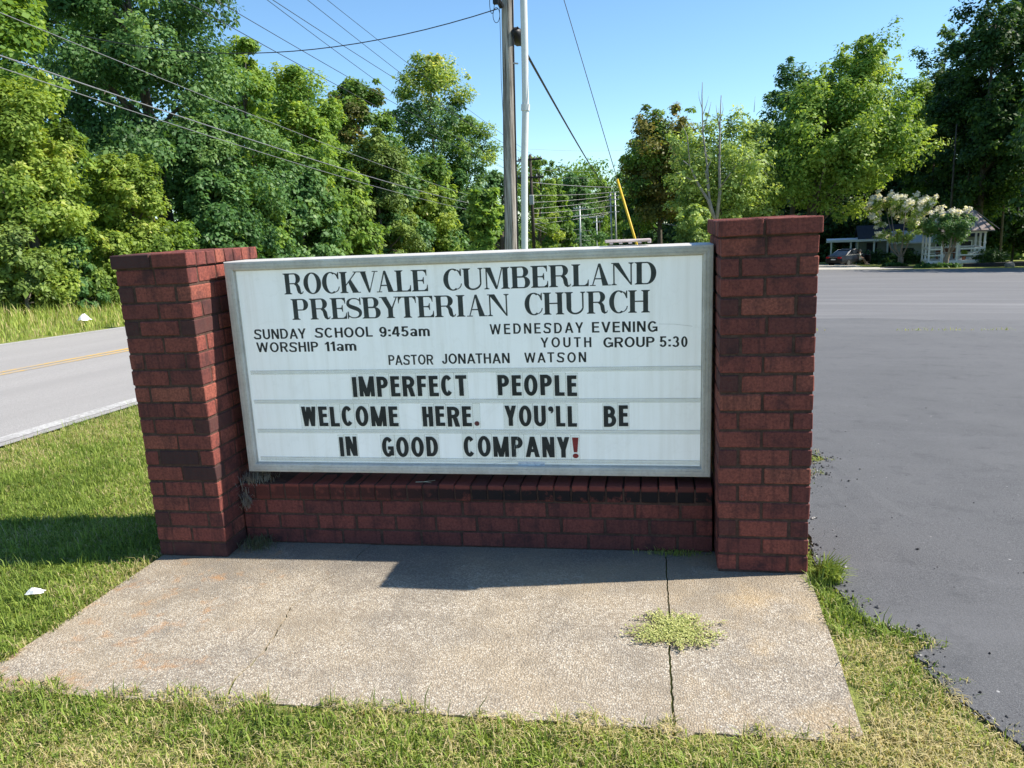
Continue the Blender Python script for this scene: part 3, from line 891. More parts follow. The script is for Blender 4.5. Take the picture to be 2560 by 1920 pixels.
def sans(ch, w, s, sv=None):
    """plain grotesque letter: w width, s stem, sv arm thickness"""
    sv = s * .86 if sv is None else sv
    g = GL(); h = .5
    if ch == 'A': g.d(0, 0, (w - s) / 2, 1, s).d(w - s, 0, (w - s) / 2, 1, s).r(w * .2, .24, w * .8, .24 + sv * .9)
    elif ch == 'B':
        g.r(0, 0, s, 1)
        for y0, y1, e in ((.46, 1, .05), (0, .46 + sv, 0)):
            ry = (y1 - y0) / 2; rx = min(ry, w * .55)
            g.r(s, y0, w - rx - e, y0 + sv).r(s, y1 - sv, w - rx - e, y1).arc(w - rx - e, (y0 + y1) / 2, rx, ry, -90, 90, s, sv)
    elif ch == 'C': g.arc(w / 2, .5, w / 2, .51, 42, 318, s, sv * 1.05, 28)
    elif ch == 'D':
        rx = w * .55
        g.r(0, 0, s, 1).r(s, 0, w - rx, sv).r(s, 1 - sv, w - rx, 1).arc(w - rx, .5, rx, .5, -90, 90, s, sv)
    elif ch == 'E': g.r(0, 0, s, 1).r(s, 0, w, sv).r(s, 1 - sv, w * .97, 1).r(s, .46, w * .92, .46 + sv)
    elif ch == 'F': g.r(0, 0, s, 1).r(s, 1 - sv, w, 1).r(s, .44, w * .93, .44 + sv)
    elif ch == 'G': g.arc(w / 2, .5, w / 2, .51, 40, 325, s, sv * 1.05, 28).r(w * .5, .36, w, .36 + sv).r(w - s * .85, .06, w, .36)
    elif ch == 'H': g.r(0, 0, s, 1).r(w - s, 0, w, 1).r(s, .46, w - s, .46 + sv)
    elif ch == 'I': g.r(0, 0, s, 1)
    elif ch == 'J': g.r(w - s, .3, w, 1).arc(w / 2, .3, w / 2, .31, 180, 360, s, sv)
    elif ch == 'L': g.r(0, 0, s, 1).r(s, 0, w, sv)
    elif ch == 'M':
        g.r(0, 0, s * .92, 1).r(w - s * .92, 0, w, 1).d(w / 2 - s * .5, 0, s * .02, 1, s).d(w / 2 - s * .5, 0, w - s * 1.02, 1, s)
    elif ch == 'N': g.r(0, 0, s * .95, 1).r(w - s * .95, 0, w, 1).d(w - s * 1.12, 0, 0, 1, s * 1.12)
    elif ch == 'O': g.arc(w / 2, .5, w / 2, .515, 0, 360, s, sv * 1.05, 40)
    elif ch in 'PR':
        rx = min(.27, w * .5)
        g.r(0, 0, s, 1).r(s, .42, w - rx, .42 + sv).r(s, 1 - sv, w - rx, 1).arc(w - rx, .71, rx, .29, -90, 90, s, sv)
        if ch == 'R': g.d(w - s * 1.05, 0, w * .42, .45, s * 1.06)
    elif ch == 'S': g.strip([(x, y, t) for x, y, t in S_curve(w, s, s * .92)])
    elif ch == 'T': g.r(0, 1 - sv, w, 1).r((w - s) / 2, 0, (w + s) / 2, 1 - sv)
    elif ch == 'U': g.r(0, .33, s, 1).r(w - s, .33, w, 1).arc(w / 2, .33, w / 2, .345, 180, 360, s, sv * 1.05)
    elif ch == 'V': g.d((w - s) / 2, 0, 0, 1, s).d((w - s) / 2, 0, w - s, 1, s)
    elif ch == 'W':
        t = s * .92
        a, b, c_ = w * .27 - t / 2, w / 2 - t / 2, w * .73 - t / 2
        g.d(a, 0, 0, 1, t).d(a, 0, b, .98, t).d(c_, 0, b, .98, t).d(c_, 0, w - t, 1, t)
    elif ch == 'Y': g.r((w - s) / 2, 0, (w + s) / 2, .45).d((w - s) / 2, .38, 0, 1, s * 1.02).d((w - s) / 2, .38, w - s * 1.02, 1, s * 1.02)
    elif ch == '9': g.arc(w / 2, .67, w / 2, .335, 0, 360, s, sv, 30).arc(w / 2, .38, w / 2, .385, 205, 360, s, sv).r(w - s, .38, w, .68)
    elif ch == '4': g.r(w * .58, 0, w * .58 + s, 1).r(0, .2, w, .2 + sv).q((0, .2), (s * 1.1, .2 + sv), (w * .58 + s * .4, 1), (w * .58 - s * .55, 1), (0, .2 + sv))
    elif ch == '5': g.r(w * .08, 1 - sv, w * .95, 1).q((w * .03, .47), (w * .03 + s, .47), (w * .12 + s, 1 - sv), (w * .12, 1 - sv)).arc(w * .48, .32, w * .52, .33, -160, 145, s, sv, 26)
    elif ch == '1': g.r(w - s, 0, w, 1).q((0, .70), (w - s, .74), (w - s, 1), (w - s * .9, .98), (w - s * 1.4, .86), (0, .83))
    elif ch == '3': g.arc(w * .48, .725, w * .46, .285, -90, 160, s, sv, 22).arc(w * .48, .28, w * .52, .29, -160, 90, s, sv, 22)
    elif ch == '0': g.arc(w / 2, .5, w / 2, .51, 0, 360, s, sv, 36)
    elif ch == ':': g.r(0, .02, s * 1.15, .20).r(0, .52, s * 1.15, .70)
    elif ch == '.': g.disc(w / 2, .12, w / 2, .12)
    elif ch == 'a': g.r(w - s, 0, w, .52).arc(w / 2, .50, w / 2, .25, 0, 160, s, sv * .9).arc(w * .46, .20, w * .46, .215, 0, 360, s, sv * .85, 26)
    elif ch == 'm':
        g.r(0, 0, s, .73); q = (w - s) / 2
        for k in (0, 1):
            x0 = k * q; g.arc(x0 + (q + s) / 2, .47, (q + s) / 2, .275, 0, 180, s, sv * .95, 14).r(x0 + q, 0, x0 + q + s, .48)
    elif ch == '!': g.q((w * .22, .28), (w * .78, .28), (w, 1), (0, 1)).disc(w / 2, .11, w * .46, .115)
    elif ch == "'": g.disc(w / 2, .86, w / 2, .125).strip([(w * .86, .86, .04), (w * .84, .76, .05), (w * .66, .68, .035), (w * .45, .65, .012)])
    return g
SANS_W = {'S': .63, 'U': .62, 'N': .63, 'D': .66, 'A': .72, 'Y': .68, 'C': .69, 'H': .61, 'O': .73, 'L': .50, 'W': .98, 'R': .63, 'I': .155, 'P': .60, 'E': .55, 'V': .68, 'G': .71, 'T': .58, 'J': .46, '9': .52, '4': .56, '5': .52, '1': .30, '3': .52, '0': .48, ':': .16, 'a': .50, 'm': .78, 'F': .52}
MARQ_W = {'I': .19, 'M': .70, 'P': .51, 'E': .42, 'R': .55, 'F': .41, 'C': .53, 'T': .49, 'O': .59, 'L': .42, 'W': .68, 'H': .48, '.': .22, 'Y': .55, 'U': .55, "'": .24, 'B': .56, 'N': .54, 'G': .55, 'D': .54, 'A': .63, '!': .28}
T_, t_ = .205, .055
def serif(ch):
    """bold roman capital with bracketed slab serifs; returns (glyph, width)"""
    g = GL(); ov = .075; sh = .04
    def ser(x0, x1, top):
        y0, y1 = (1 - sh, 1) if top else (0, sh)
        g.r(x0 - ov, y0, x1 + ov, y1)
        e = -1 if top else 1; yb_ = y0 if top else y1
        g.q((x0 - ov * .6, yb_), (x0, yb_), (x0, yb_ + e * .04)); g.q((x1 + ov * .6, yb_), (x1, yb_), (x1, yb_ + e * .04))
    def stem(x, y0=0, y1=1, t=T_, top=True, bot=True):
        g.r(x, y0, x + t, y1)
        if top: ser(x, x + t, True)
        if bot: ser(x, x + t, False)
    def beak(x, y, dy):       # vertical beak at the end of an arm
        g.q((x, y), (x, y + dy), (x - .03, y + dy), (x - .13, y))
    if ch in 'RPB':
        x = ov; stem(x)
        w = .80 if ch != 'P' else .78
        if ch == 'B':
            w = .80
            for y0, y1, e in ((.50, 1, .06), (0, .54, 0)):
                ry = (y1 - y0) / 2; rx = .27; cx = w - rx - e
                g.r(x + T_, y0, cx, y0 + t_).r(x + T_, y1 - t_, cx, y1).arc(cx, (y0 + y1) / 2, rx, ry, -90, 90, T_, t_)
        else:
            y0 = .48 if ch == 'R' else .44
            ry = (1 - y0) / 2; rx = .27; cx = w - rx - .02
            g.r(x + T_, y0, cx, y0 + t_).r(x + T_, 1 - t_, cx, 1).arc(cx, (1 + y0) / 2, rx, ry, -90, 90, T_, t_)
            if ch == 'R':
                g.strip([(.50, .50, .04), (.60, .45, .07), (.655, .34, .085), (.675, .2, .085), (.70, .09, .075), (.76, .03, .05), (.84, .045, .022), (.87, .13, .016)])
                w = .88
        return g, w
    if ch in 'OC':
        w = .80
        if ch == 'O': g.arc(w / 2, .5, w / 2, .515, 0, 360, T_, t_, 44)
        else:
            w = .76
            g.arc(.40, .5, .40, .515, 58, 302, T_, t_, 36)
            g.q((w - .045, .66), (w, .66), (w, 1.0), (w - .03, 1.0), (w - .06, .93))
            g.strip([(.60, .94, .03), (.68, .85, .035), (w - .03, .68, .02)])
            g.strip([(.60, .06, .02), (.68, .12, .022), (.73, .2, .022), (w, .31, .02)])
        return g, w
    if ch == 'S':
        w = .60
        g.strip(S_curve(w, .19, .05)); g.q((w - .05, .66), (w, .66), (w, 1), (w - .03, 1), (w - .06, .93)); g.q((0, .34), (.05, .34), (.06, .07), (.03, 0), (0, 0))
        return g, w
    if ch in 'EL':
        x = ov; w = .70 if ch == 'E' else .68
        stem(x, bot=True); g.r(x, 0, w - .01, t_); g.q((w, 0), (w, .30), (w - .028, .30), (w - .06, .14), (w - .16, t_), (w - .16, 0))
        if ch == 'E':
            g.r(x, 1 - t_, w - .04, 1); g.q((w - .03, 1), (w - .03, .72), (w - .055, .72), (w - .09, .86), (w - .18, 1 - t_), (w - .18, 1))
            g.r(x + T_, .50 - t_ / 2, .50, .50 + t_ / 2); g.q((.52, .34), (.545, .34), (.545, .66), (.52, .66), (.48, .54), (.40, .50 + t_ / 2), (.40, .50 - t_ / 2), (.48, .46))
        return g, w
    if ch == 'T':
        w = .76; stem(w / 2 - T_ / 2, top=False); g.r(0.02, 1 - t_, w - .02, 1)
        g.q((0, 1), (0, .68), (.028, .68), (.06, .84), (.15, 1 - t_), (.15, 1)); g.q((w, 1), (w, .68), (w - .028, .68), (w - .06, .84), (w - .15, 1 - t_), (w - .15, 1))
        return g, w
    if ch == 'I': stem(ov); return g, T_ + 2 * ov
    if ch == 'H':
        w = .90; stem(ov); stem(w - ov - T_); g.r(ov + T_, .48, w - ov - T_, .48 + t_); return g, w
    if ch == 'D':
        w = .84; stem(ov); g.r(ov + T_, 0, .46, t_).r(ov + T_, 1 - t_, .46, 1).arc(w - .38, .5, .38, .5, -90, 90, T_, t_, 24); return g, w
    if ch == 'U':
        w = .88; stem(ov, .32, 1, bot=False); g.r(w - ov - t_ - .01, .32, w - ov, 1); ser(w - ov - t_ - .01, w - ov, True)
        n = 18; L = []
        cx = (ov + w - ov) / 2; ro = (w - 2 * ov) / 2
        for i in range(n + 1):
            a = math.pi + math.pi * i / n; u = i / n
            th = T_ + (t_ - T_) * u; ty = .055 + .02 * math.sin(u * math.pi)
            L.append(((cx + ro * math.cos(a), .32 + .335 * math.sin(a)), (cx + (ro - th if u < .5 else ro - th) * math.cos(a), .32 + (.335 - ty) * math.sin(a))))
        g.p.append([[L[i][0], L[i + 1][0], L[i + 1][1], L[i][1]] for i in range(n)])
        return g, w
    if ch == 'N':
        w = .88; g.r(ov, 0, ov + t_, 1); ser(ov, ov + t_, False); g.r(ov - ov, 1 - sh, ov + .1, 1)
        g.r(w - ov - t_, 0, w - ov, 1); ser(w - ov - t_, w - ov, True)
        g.q((ov - .02, 1), (ov + T_ * 1.1, 1), (w - ov, 0.0), (w - ov - .05, 0.0)); return g, w
    if ch == 'M':
        w = 1.06; g.r(ov, 0, ov + t_, 1); ser(ov, ov + t_, False); g.r(0, 1 - sh, ov + .1, 1)
        stem(w - ov - T_)
        g.q((ov - .02, 1), (ov + T_ * 1.05, 1), (w * .47 + .04, .12), (w * .47, 0), (w * .47 - .03, 0)); g.q((w * .47, 0), (w * .47 + .04, 0), (w - ov - T_ + .01, 1), (w - ov - T_ - .04, 1)); return g, w
    if ch == 'A':
        w = .88; g.q((.12, 0), (.165, 0), (.43, .93), (.40, 1), (.385, 1)); g.q((w - .12 - T_ * 1.08, 0), (w - .12 + .02, 0), (.47, 1), (.385, 1)); g.r(.24, .29, .62, .29 + t_)
        g.r(.03, 0, .27, sh).r(w - .34, 0, w - .0, sh); return g, w
    if ch == 'V':
        w = .86; g.q((.07, 1), (.07 + T_ * 1.15, 1), (.47, .1), (.45, 0), (.40, 0)); g.q((.42, 0), (.46, 0), (w - .11, 1), (w - .155, 1)); g.r(0, 1 - sh, .33, 1).r(w - .26, 1 - sh, w, 1); return g, w
    if ch == 'Y':
        w = .86; stem(w / 2 - T_ / 2 + .02, 0, .45, top=False); g.q((.07, 1), (.07 + T_ * 1.15, 1), (w / 2 + T_ / 2 + .02, .43), (w / 2 - T_ / 2 + .02, .43)); g.q((w / 2 + .02 + T_ / 2 - .07, .43), (w / 2 + .02 + T_ / 2, .43), (w - .09, 1), (w - .135, 1)); g.r(0, 1 - sh, .33, 1).r(w - .24, 1 - sh, w, 1); return g, w
    if ch == 'K':
        w = .92; stem(ov); g.q((ov + T_, .34), (ov + T_, .41), (w - .19, 1), (w - .12, 1)); g.q((w - .13 - T_ * 1.1, 0), (w - .10 + .02, 0), (.50, .64), (.37, .53)); g.r(w - .30, 1 - sh, w - .02, 1).r(w - .38, 0, w, sh); return g, w
    return g, .5
def glyph_to(mb, g, x, z, sx, sz, y, m=0):
    for k, part in enumerate(g.p):
        yy = y - k * .00004
        for poly in part:
            V = [(x + px * sx, yy, z + pz * sz) for px, pz in poly]
            mb.add(V, [tuple(range(len(V)))], m=m)
def face_front(mb, y=-1):
    """orient every flat face towards the viewer"""
    for i, f in enumerate(mb.f):
        a = sum((mb.v[f[k]][0] * mb.v[f[(k + 1) % len(f)]][2] - mb.v[f[(k + 1) % len(f)]][0] * mb.v[f[k]][2]) for k in range(len(f)))
        if a < 0: mb.f[i] = f[::-1]
def vinyl(name, col):
    m = Mat(name, .5, spec=.3); f = m.noise(25, 5, .7); f2 = m.noise(120, 3)
    c = m.ramp(f, [(.3, col), (.75, tuple(min(1, v * 1.9 + .012) for v in col))])
    m.color(m.mix(m.ramp(f2, [(.68, 0.0), (.76, .35)]), c, (.28, .30, .29))); return m.m
M_INK = vinyl('black_letter', (.014, .017, .018)); M_INK2 = vinyl('faded_black_letter', (.030, .036, .036)); M_RED = vinyl('red_letter', (.20, .022, .022)); M_DKRED = vinyl('dark_red_letter', (.085, .022, .026))
def word_line(txt, x0, z0, x1, z1, hgt, kind, mat, gapw=.16):
    """glyphs fitted to a measured start and end on the panel"""
    if kind == 'serif': gl = [serif(c) for c in txt]
    else: gl = [(sans(c, SANS_W[c], .165), SANS_W[c]) for c in txt]
    gp = {'serif': .035, 'sans': gapw}[kind]
    kern = {'VA': -.17, 'AL': -.05, 'KV': -.09, 'LA': -.03, 'AN': -.02, 'BY': -.06, 'YT': -.10, 'RC': .03, 'UR': .02, 'CK': .0, 'OC': .01} if kind == 'serif' else {'AY': -.1, 'AT': -.08, 'DA': -.02, 'WA': -.1, 'PA': -.06, 'YO': -.03}
    kn = [kern.get(txt[i:i + 2], 0) for i in range(len(txt))]
    tot = sum(w for _, w in gl) + gp * (len(gl) - 1) + sum(kn)
    sx = (x1 - x0) / tot; x = 0
    mb = MB()
    for i_, (g, w) in enumerate(gl):
        u = (x + w / 2) / tot
        glyph_to(mb, g, x0 + x * sx, z0 + (z1 - z0) * u - .9 + (random.uniform(-.0008, .0008) if kind == 'sans' else 0), sx, hgt, YF - .0010)
        x += w + gp + kn[i_]
    face_front(mb)
    return mb.build('lettering', mat, cab, fixn=False)
for a in [('ROCKVALE', -.852, 1.265, -.143, 1.261, .099), ('CUMBERLAND', -.068, 1.261, .894, 1.264, .098), ('PRESBYTERIAN', -.825, 1.142, .233, 1.138, .100), ('CHURCH', .305, 1.139, .866, 1.139, .100)]:
    word_line(*a, 'serif', M_INK2)
for a in [('SUNDAY', -1.033, 1.050, -.764, 1.051, .049, .12), ('SCHOOL', -.718, 1.052, -.429, 1.053, .048, .1), ('9:45am', -.395, 1.052, -.149, 1.051, .048, .11), ('WORSHIP', -1.028, .987, -.708, .985, .048, .12), ('11am', -.674, .987, -.516, .988, .046, .1),
          ('WEDNESDAY', .138, 1.054, .569, 1.053, .048, .26), ('EVENING', .608, 1.053, .899, 1.052, .048, .15), ('YOUTH', .372, .989, .604, .987, .046, .28), ('GROUP', .658, .985, .886, .983, .046, .1), ('5:30', .908, .983, 1.030, .981, .048, .14),
          ('PASTOR', -.361, .915, -.141, .915, .048, .1), ('JONATHAN', -.099, .917, .225, .917, .048, .1), ('WATSON', .294, .919, .579, .917, .047, .24)]:
    word_line(*a[:6], 'sans', M_INK, a[6])
m = Mat('letter_tile', .22, spec=.5); f = m.noise(6, 4); m.color(m.ramp(f, [(.3, (.65, .675, .655)), (.7, (.74, .76, .74))])); M_TILE = clear(m, .93)
m = Mat('tile_edge', .4, spec=.3); m.color(m.ramp(m.noise(20, 3), [(.3, (.48, .50, .48)), (.7, (.60, .62, .60))])); M_TEDGE = clear(m, .82)
def marquee(txt, x0, z0, x1, z1, hgt):
    gl = [(sans(c, MARQ_W[c], .20, .175), MARQ_W[c], c) for c in txt]
    gp = .115
    tot = sum(w for _, w, _ in gl) + gp * (len(gl) - 1)
    sx = (x1 - x0) / tot; x = 0
    for (g, w, c) in gl:
        u = (x + w / 2) / tot
        dz = random.uniform(-.0022, .0022) + (-.002 if c == 'I' else 0)
        zb = z0 + (z1 - z0) * u - .9 + dz
        xa = x0 + x * sx; xb = xa + w * sx
        t = MB(); ed = gp * sx * .48
        ya = YF - .0042
        t.box(xa - ed, ya, zb - .013, xb + ed, YF - .0005, zb + hgt + .012, m=0)
        for q in ((xa - ed, zb - .013, xa - ed + .0011, zb + hgt + .012), (xb + ed - .0011, zb - .013, xb + ed, zb + hgt + .012), (xa - ed, zb + hgt + .0105, xb + ed, zb + hgt + .012)):
            t.box(q[0], ya - .0004, q[1], q[2], ya - .0001, q[3], m=1)
        tile = t.build('letter_tile', [M_TILE, M_TEDGE], cab)
        mb = MB()
        glyph_to(mb, g, xa, zb, sx, hgt, ya - .0008)
        face_front(mb)
        mb.build('letter', M_RED if c == '!' else M_DKRED if c in '.' else M_INK, tile, fixn=False)
        x += w + gp
for a in [('IMPERFECT', -.552, .760, .015, .764, .100), ('PEOPLE', .163, .763, .534, .761, .098), ('WELCOME', -.829, .611, -.334, .613, .100), ('HERE.', -.212, .613, .066, .614, .099), ("YOU'LL", .190, .614, .530, .613, .099), ('BE', .654, .613, .766, .614, .100),
          ('IN', -.647, .458, -.556, .460, .100), ('GOOD', -.428, .459, -.145, .460, .100), ('COMPANY!', -.018, .462, .535, .461, .101)]:
    marquee(*a)

# small things on and around the sign
M_PLANK = plain('weathered_plank', (.56, .47, .44), .85, .2, var=.35, sc=14)
p = MB(); p.box(0, 0, 0, .205, .09, .010, bev=.003, jit=.002)
for k in range(5): p.box(.02 + k * .042, .0, -.008, .036 + k * .042, .05, -.0002, bev=.001)
o = p.build('plank', M_PLANK, None, loc=(2.245, .31, 1.443)); o.rotation_euler = (0, .006, .05); tag(o, 'small pinkish plank lying on top of the white sign cabinet', 'plank')
M_STRAW = plain('dry_straw', (.42, .36, .26), .9, .1, var=.4, sc=30)
s = MB(); s.tube([(0, 0, 0), (.05, -.004, .004), (.10, .003, .010)], [.0025, .002, .0008], 5); s.tube([(.052, -.004, .004), (.085, -.02, .004)], [.0015, .0006], 4)
o = s.build('dry_stick', M_STRAW, None, loc=(1.30, .215, .331)); tag(o, 'pale dry stick lying on the rowlock coping under the sign', 'stick')
m = Mat('dull_straw', .9, spec=.1); m.color(m.ramp(m.attr(), [(0, (.06, .085, .035)), (.4, (.13, .14, .065)), (.66, (.22, .19, .14)), (1, (.36, .32, .26))])); M_DULL = m.m
def straw_heap(name, ctr, spread, n, label, up=.03, val=None):
    x = RNG.normal(ctr[0], spread[0], n); y = RNG.normal(ctr[1], spread[1], n)
    k = (x > .385); x = x[k]; y = y[k]; n = len(x)
    z = ctr[2] + np.abs(RNG.normal(0, up, n))
    V, Q, A = blades(x, y, z, RNG.uniform(.03, .09, n), RNG.uniform(.0012, .0028, n), RNG.uniform(.9, 1.5, n), RNG.uniform(.62, 1, n) if val is None else RNG.uniform(val[0], val[1], n))
    o = raw_mesh(name, V, Q, A, M_DULL); tag(o, label, 'debris')
straw_heap('straw_heap', (.45, .22, .322), (.045, .035), 420, 'tangle of dry straw on the coping beside the left pillar', .012)
straw_heap('hanging_straw', (.41, .165, .19), (.014, .012), 170, 'dry cobwebby straw hanging in the corner below the coping', .05, (.8, 1))
straw_heap('grass_tuft', (.47, .12, 0), (.045, .03), 360, 'dull grass tuft in the corner of left pillar and low wall', .012, (.12, .62))
x = RNG.normal(2.55, .07, 260); y = RNG.normal(.155, .014, 260); V, Q, A = blades(x, y, np.full(260, .02), RNG.uniform(.012, .035, 260), RNG.uniform(.002, .003, 260), RNG.uniform(.4, 1.4, 260), RNG.uniform(.2, .75, 260))
tag(raw_mesh('wall_foot_grass', V, Q, A, M_GRASS), kind='stuff')
# spurge mat on the joint of the slab
m = leaf_mat('spurge_leaf', [(0, (.16, .19, .055)), (.5, (.27, .29, .10)), (1, (.38, .37, .17))], .2)
M_SPURGE = m
def spurge():
    cx, cy = 2.515, -.515
    root = empty('weed_mat', (cx, cy, .022)); tag(root, 'low yellow green weed mat spreading over the slab joint', 'weed')
    st = MB(); P = []; Z = []
    for k in range(150):
        a = RNG.uniform(0, 2 * math.pi)
        long_ = abs(math.cos(a)) ** 1.0
        L = RNG.uniform(.045, .125) * (1 + .45 * long_) * (1.25 if (k % 9 == 0) else 1)
        pts = []; aa = a
        x, y = RNG.normal(0, .012), RNG.normal(0, .012)
        n = max(3, int(L / .012))
        for i in range(n + 1):
            pts.append((x, y, .004 + .003 * math.sin(i)))
            for _ in range(4):
                P.append((x + RNG.normal(0, .0045), y + RNG.normal(0, .0045), .006 + abs(RNG.normal(0, .004)))); Z.append(RNG.random())
            aa += RNG.normal(0, .12); x += math.cos(aa) * L / n; y += math.sin(aa) * L / n
        st.tube(pts, .0011, 4, cap=False)
    st.build('stems', plain('spurge_stem', (.36, .27, .16), .8), root)
    P = np.array(P); n = len(P)
    az = RNG.uniform(0, 2 * np.pi, n); D = np.stack([np.cos(az), np.sin(az), RNG.normal(.15, .25, n)], -1)
    leaf = leaf_quads(P, D, np.stack([RNG.normal(0, .35, n), RNG.normal(0, .35, n), np.ones(n)], -1), RNG.uniform(.006, .011, n), .62)
    raw_mesh('leaves', leaf[0], leaf[1], np.array(Z), M_SPURGE, root)
def leaf_quads(P, D, N, L, wr):
    D = D / np.linalg.norm(D, axis=1, keepdims=True)
    S = np.cross(N, D); S /= np.linalg.norm(S, axis=1, keepdims=True) + 1e-9
    L = np.asarray(L)[:, None]
    V = np.stack([P, P + D * L * .45 + S * L * wr * .5, P + D * L, P + D * L * .45 - S * L * wr * .5], 1).reshape(-1, 3)
    return V, np.arange(len(P) * 4).reshape(-1, 4)
spurge()
# litter
M_PAPER = plain('white_litter', (.82, .80, .78), .6, .3, var=.12, sc=40)
def crumple(name, loc, sx, sy, sz, label, seed, rz=0):
    r = random.Random(seed); p = MB()
    n = 7; V = []; F = []
    for i in range(n):
        for j in range(n):
            u, v = i / (n - 1) - .5, j / (n - 1) - .5
            e = max(0, 1 - (abs(u) ** 2 + abs(v) ** 2) * 3.4)
            V.append((u * sx + r.uniform(-.05, .05) * sx, v * sy * (1 - .5 * abs(u)) + r.uniform(-.05, .05) * sy, sz * e * r.uniform(.55, 1.1)))
    for i in range(n - 1):
        for j in range(n - 1): F.append((i * n + j, i * n + j + 1, (i + 1) * n + j + 1, (i + 1) * n + j))
    p.add(V, F)
    o = p.build(name, M_PAPER, None, loc=loc, fixn=False); o.rotation_euler = (0, 0, rz); tag(o, label, 'litter')
    md = o.modifiers.new('thick', 'SOLIDIFY'); md.thickness = .002
crumple('paper_scrap', (-.30, -.47, .03), .075, .036, .026, 'crumpled white paper scrap in the mown grass left of the slab', 2, .35)
dd_ = 14.0
while at(210, 795, dd_)[2] > tz(*at(210, 795, dd_)[:2]) + .22: dd_ += .05
q = at(210, 795, dd_)
crumple('plastic_bag', (q[0], q[1], q[2] - .05), .27, .24, .17, 'white plastic bag lying in the tall grass across the road', 5)

# ================================================================== POLES AND WIRES
m = Mat('weathered_pole_wood', .9, spec=.15)
g = m.noise(1.0, 6, .7, vec=m.mapping(scale=(30, 30, 1.3))); g2 = m.noise(1.0, 4, .6, vec=m.mapping(scale=(7, 7, .5)))
c = m.ramp(g, [(.34, (.05, .043, .036)), (.44, (.25, .225, .20)), (.66, (.50, .47, .43))])
m.color(m.mix(m.ramp(g2, [(.48, 0.0), (.62, .75)]), c, (.085, .072, .06))); m.bump(g, .8, .012); M_POLE = m.m
M_PVC = plain('grey_pvc', (.60, .61, .60), .45, .4, var=.05)
M_BLACK = plain('black_cable', (.012, .012, .014), .5, .3)
M_WIRE = plain('bare_wire', (.26, .26, .27), .45, .5, metal=.4, var=.1)
M_DWIRE = plain('dark_wire', (.035, .036, .042), .6, .3)
M_YELLOWP = plain('yellow_plastic', (.66, .42, .02), .5, .4, var=.12)
M_STEEL = plain('galvanised_steel', (.42, .44, .44), .5, .5, metal=.3)
M_CERAM = plain('pale_insulator', (.62, .62, .62), .3, .5)
def line(p, q, sag=0.0, n=14):
    p = Vector(p); q = Vector(q)
    return [p.lerp(q, i / n) - Vector((0, 0, sag * 4 * (i / n) * (1 - i / n))) for i in range(n + 1)]
PTOP = Vector(at(1262, -478, 17)); PBOT = Vector(at(1280, 820, 17.0)); PBOT.z = tz(PBOT.x, PBOT.y) - .3
pole = empty('utility_pole', PBOT); tag(pole, 'tall weathered wooden utility pole behind the sign with a grey conduit on its side', 'utility pole')
L = lambda v: Vector(v) - PBOT
def rel(pts): return [L(p) for p in pts]
pm = MB()
pts = line(PBOT, PTOP, 0, 16); jj = random.Random(4)
pts = [p + Vector((jj.uniform(-.006, .006), jj.uniform(-.006, .006), 0)) for p in pts]
pm.tube(rel(pts), [.147 - .030 * i / 16 for i in range(17)], 18)
pm.build('shaft', M_POLE, pole, smooth=True)
cp = [at(1311, 760, 16.6), at(1311.5, 620, 16.6), at(1311, 400, 16.6), at(1314, 268, 16.6), at(1312, 130, 16.6), at(1308.5, -20, 16.6), at(1304, -150, 16.6)]
cp[0][2] = tz(cp[0][0], cp[0][1])
cmb = MB(); cmb.tube(rel(cp), .072, 14)
con = cmb.build('conduit', M_PVC, pole, smooth=True)
cmb = MB(); a = Vector(at(1313.5, 277, 16.6)); b = Vector(at(1314, 261, 16.6)); cmb.tube(rel([a, b]), .092, 14); cmb.build('coupling', M_PVC, con)
for py in (158, 403):
    br = MB(); a = Vector(at(1284 + (py - 158) * .03, py, 16.85)); b = Vector(at(1312 if py > 200 else 1294, py + 1, 16.62)); br.tube(rel([a, b]), .02, 6); br.build('standoff_bracket', M_STEEL, pole)
gw = MB(); gw.tube(rel([at(1281 + .022 * y, y, 16.84) for y in (-200, 0, 150, 230, 400, 620, 800)]), .019, 6); gw.build('riser_cable', M_BLACK, pole)
gw = MB(); gw.tube(rel([at(x, y, 16.86) for x, y in ((1249, 15), (1252, 130), (1253, 200), (1258, 290), (1261, 420), (1262, 620))]), .006, 5); gw.build('ground_wire', M_DWIRE, pole)
hw = MB()
a = Vector(at(1250, 14, 16.8)); hw.tube(rel([at(1254, 16, 16.85), at(1244, -2, 16.7), at(1232, -8, 16.6)]), [.06, .05, .05], 8)
hw.box(*(L(at(1240, 4, 16.6)) - Vector((.06, .05, .05))), *(L(at(1240, 4, 16.6)) + Vector((.06, .05, .05))), bev=.01)
hw.build('cable_bracket', M_BLACK, pole)
lp = MB()
for (cx, cy, rx, ry) in ((1230, 5, 6, 29), (1241, 38, 8.5, 19)):
    lp.tube(rel([at(cx + rx * math.cos(t), cy + ry * math.sin(t), 16.6) for t in np.linspace(-.4, 2 * math.pi - .4, 22)]), .007, 5)
lp.build('drip_loop', M_DWIRE, pole)
# black splice case and the thick cable down the road
ck = MB(); p0 = Vector(at(1287, 78, 16.8)); p1 = Vector(at(1302, 108, 17.6))
pt_ = line(p0, p1, 0, 6); ck.tube([p - p0 for p in pt_], [.05, .13, .16, .16, .15, .10, .03], 10)
ck.tube([p - p0 + Vector((.06, 0, .07)) for p in line(p0, p1, 0, 3)], .02, 6)
o = ck.build('splice_case', M_BLACK, None, smooth=True, loc=p0); tag(o, 'black cable splice case hanging between the wooden pole and the conduit', 'splice case')

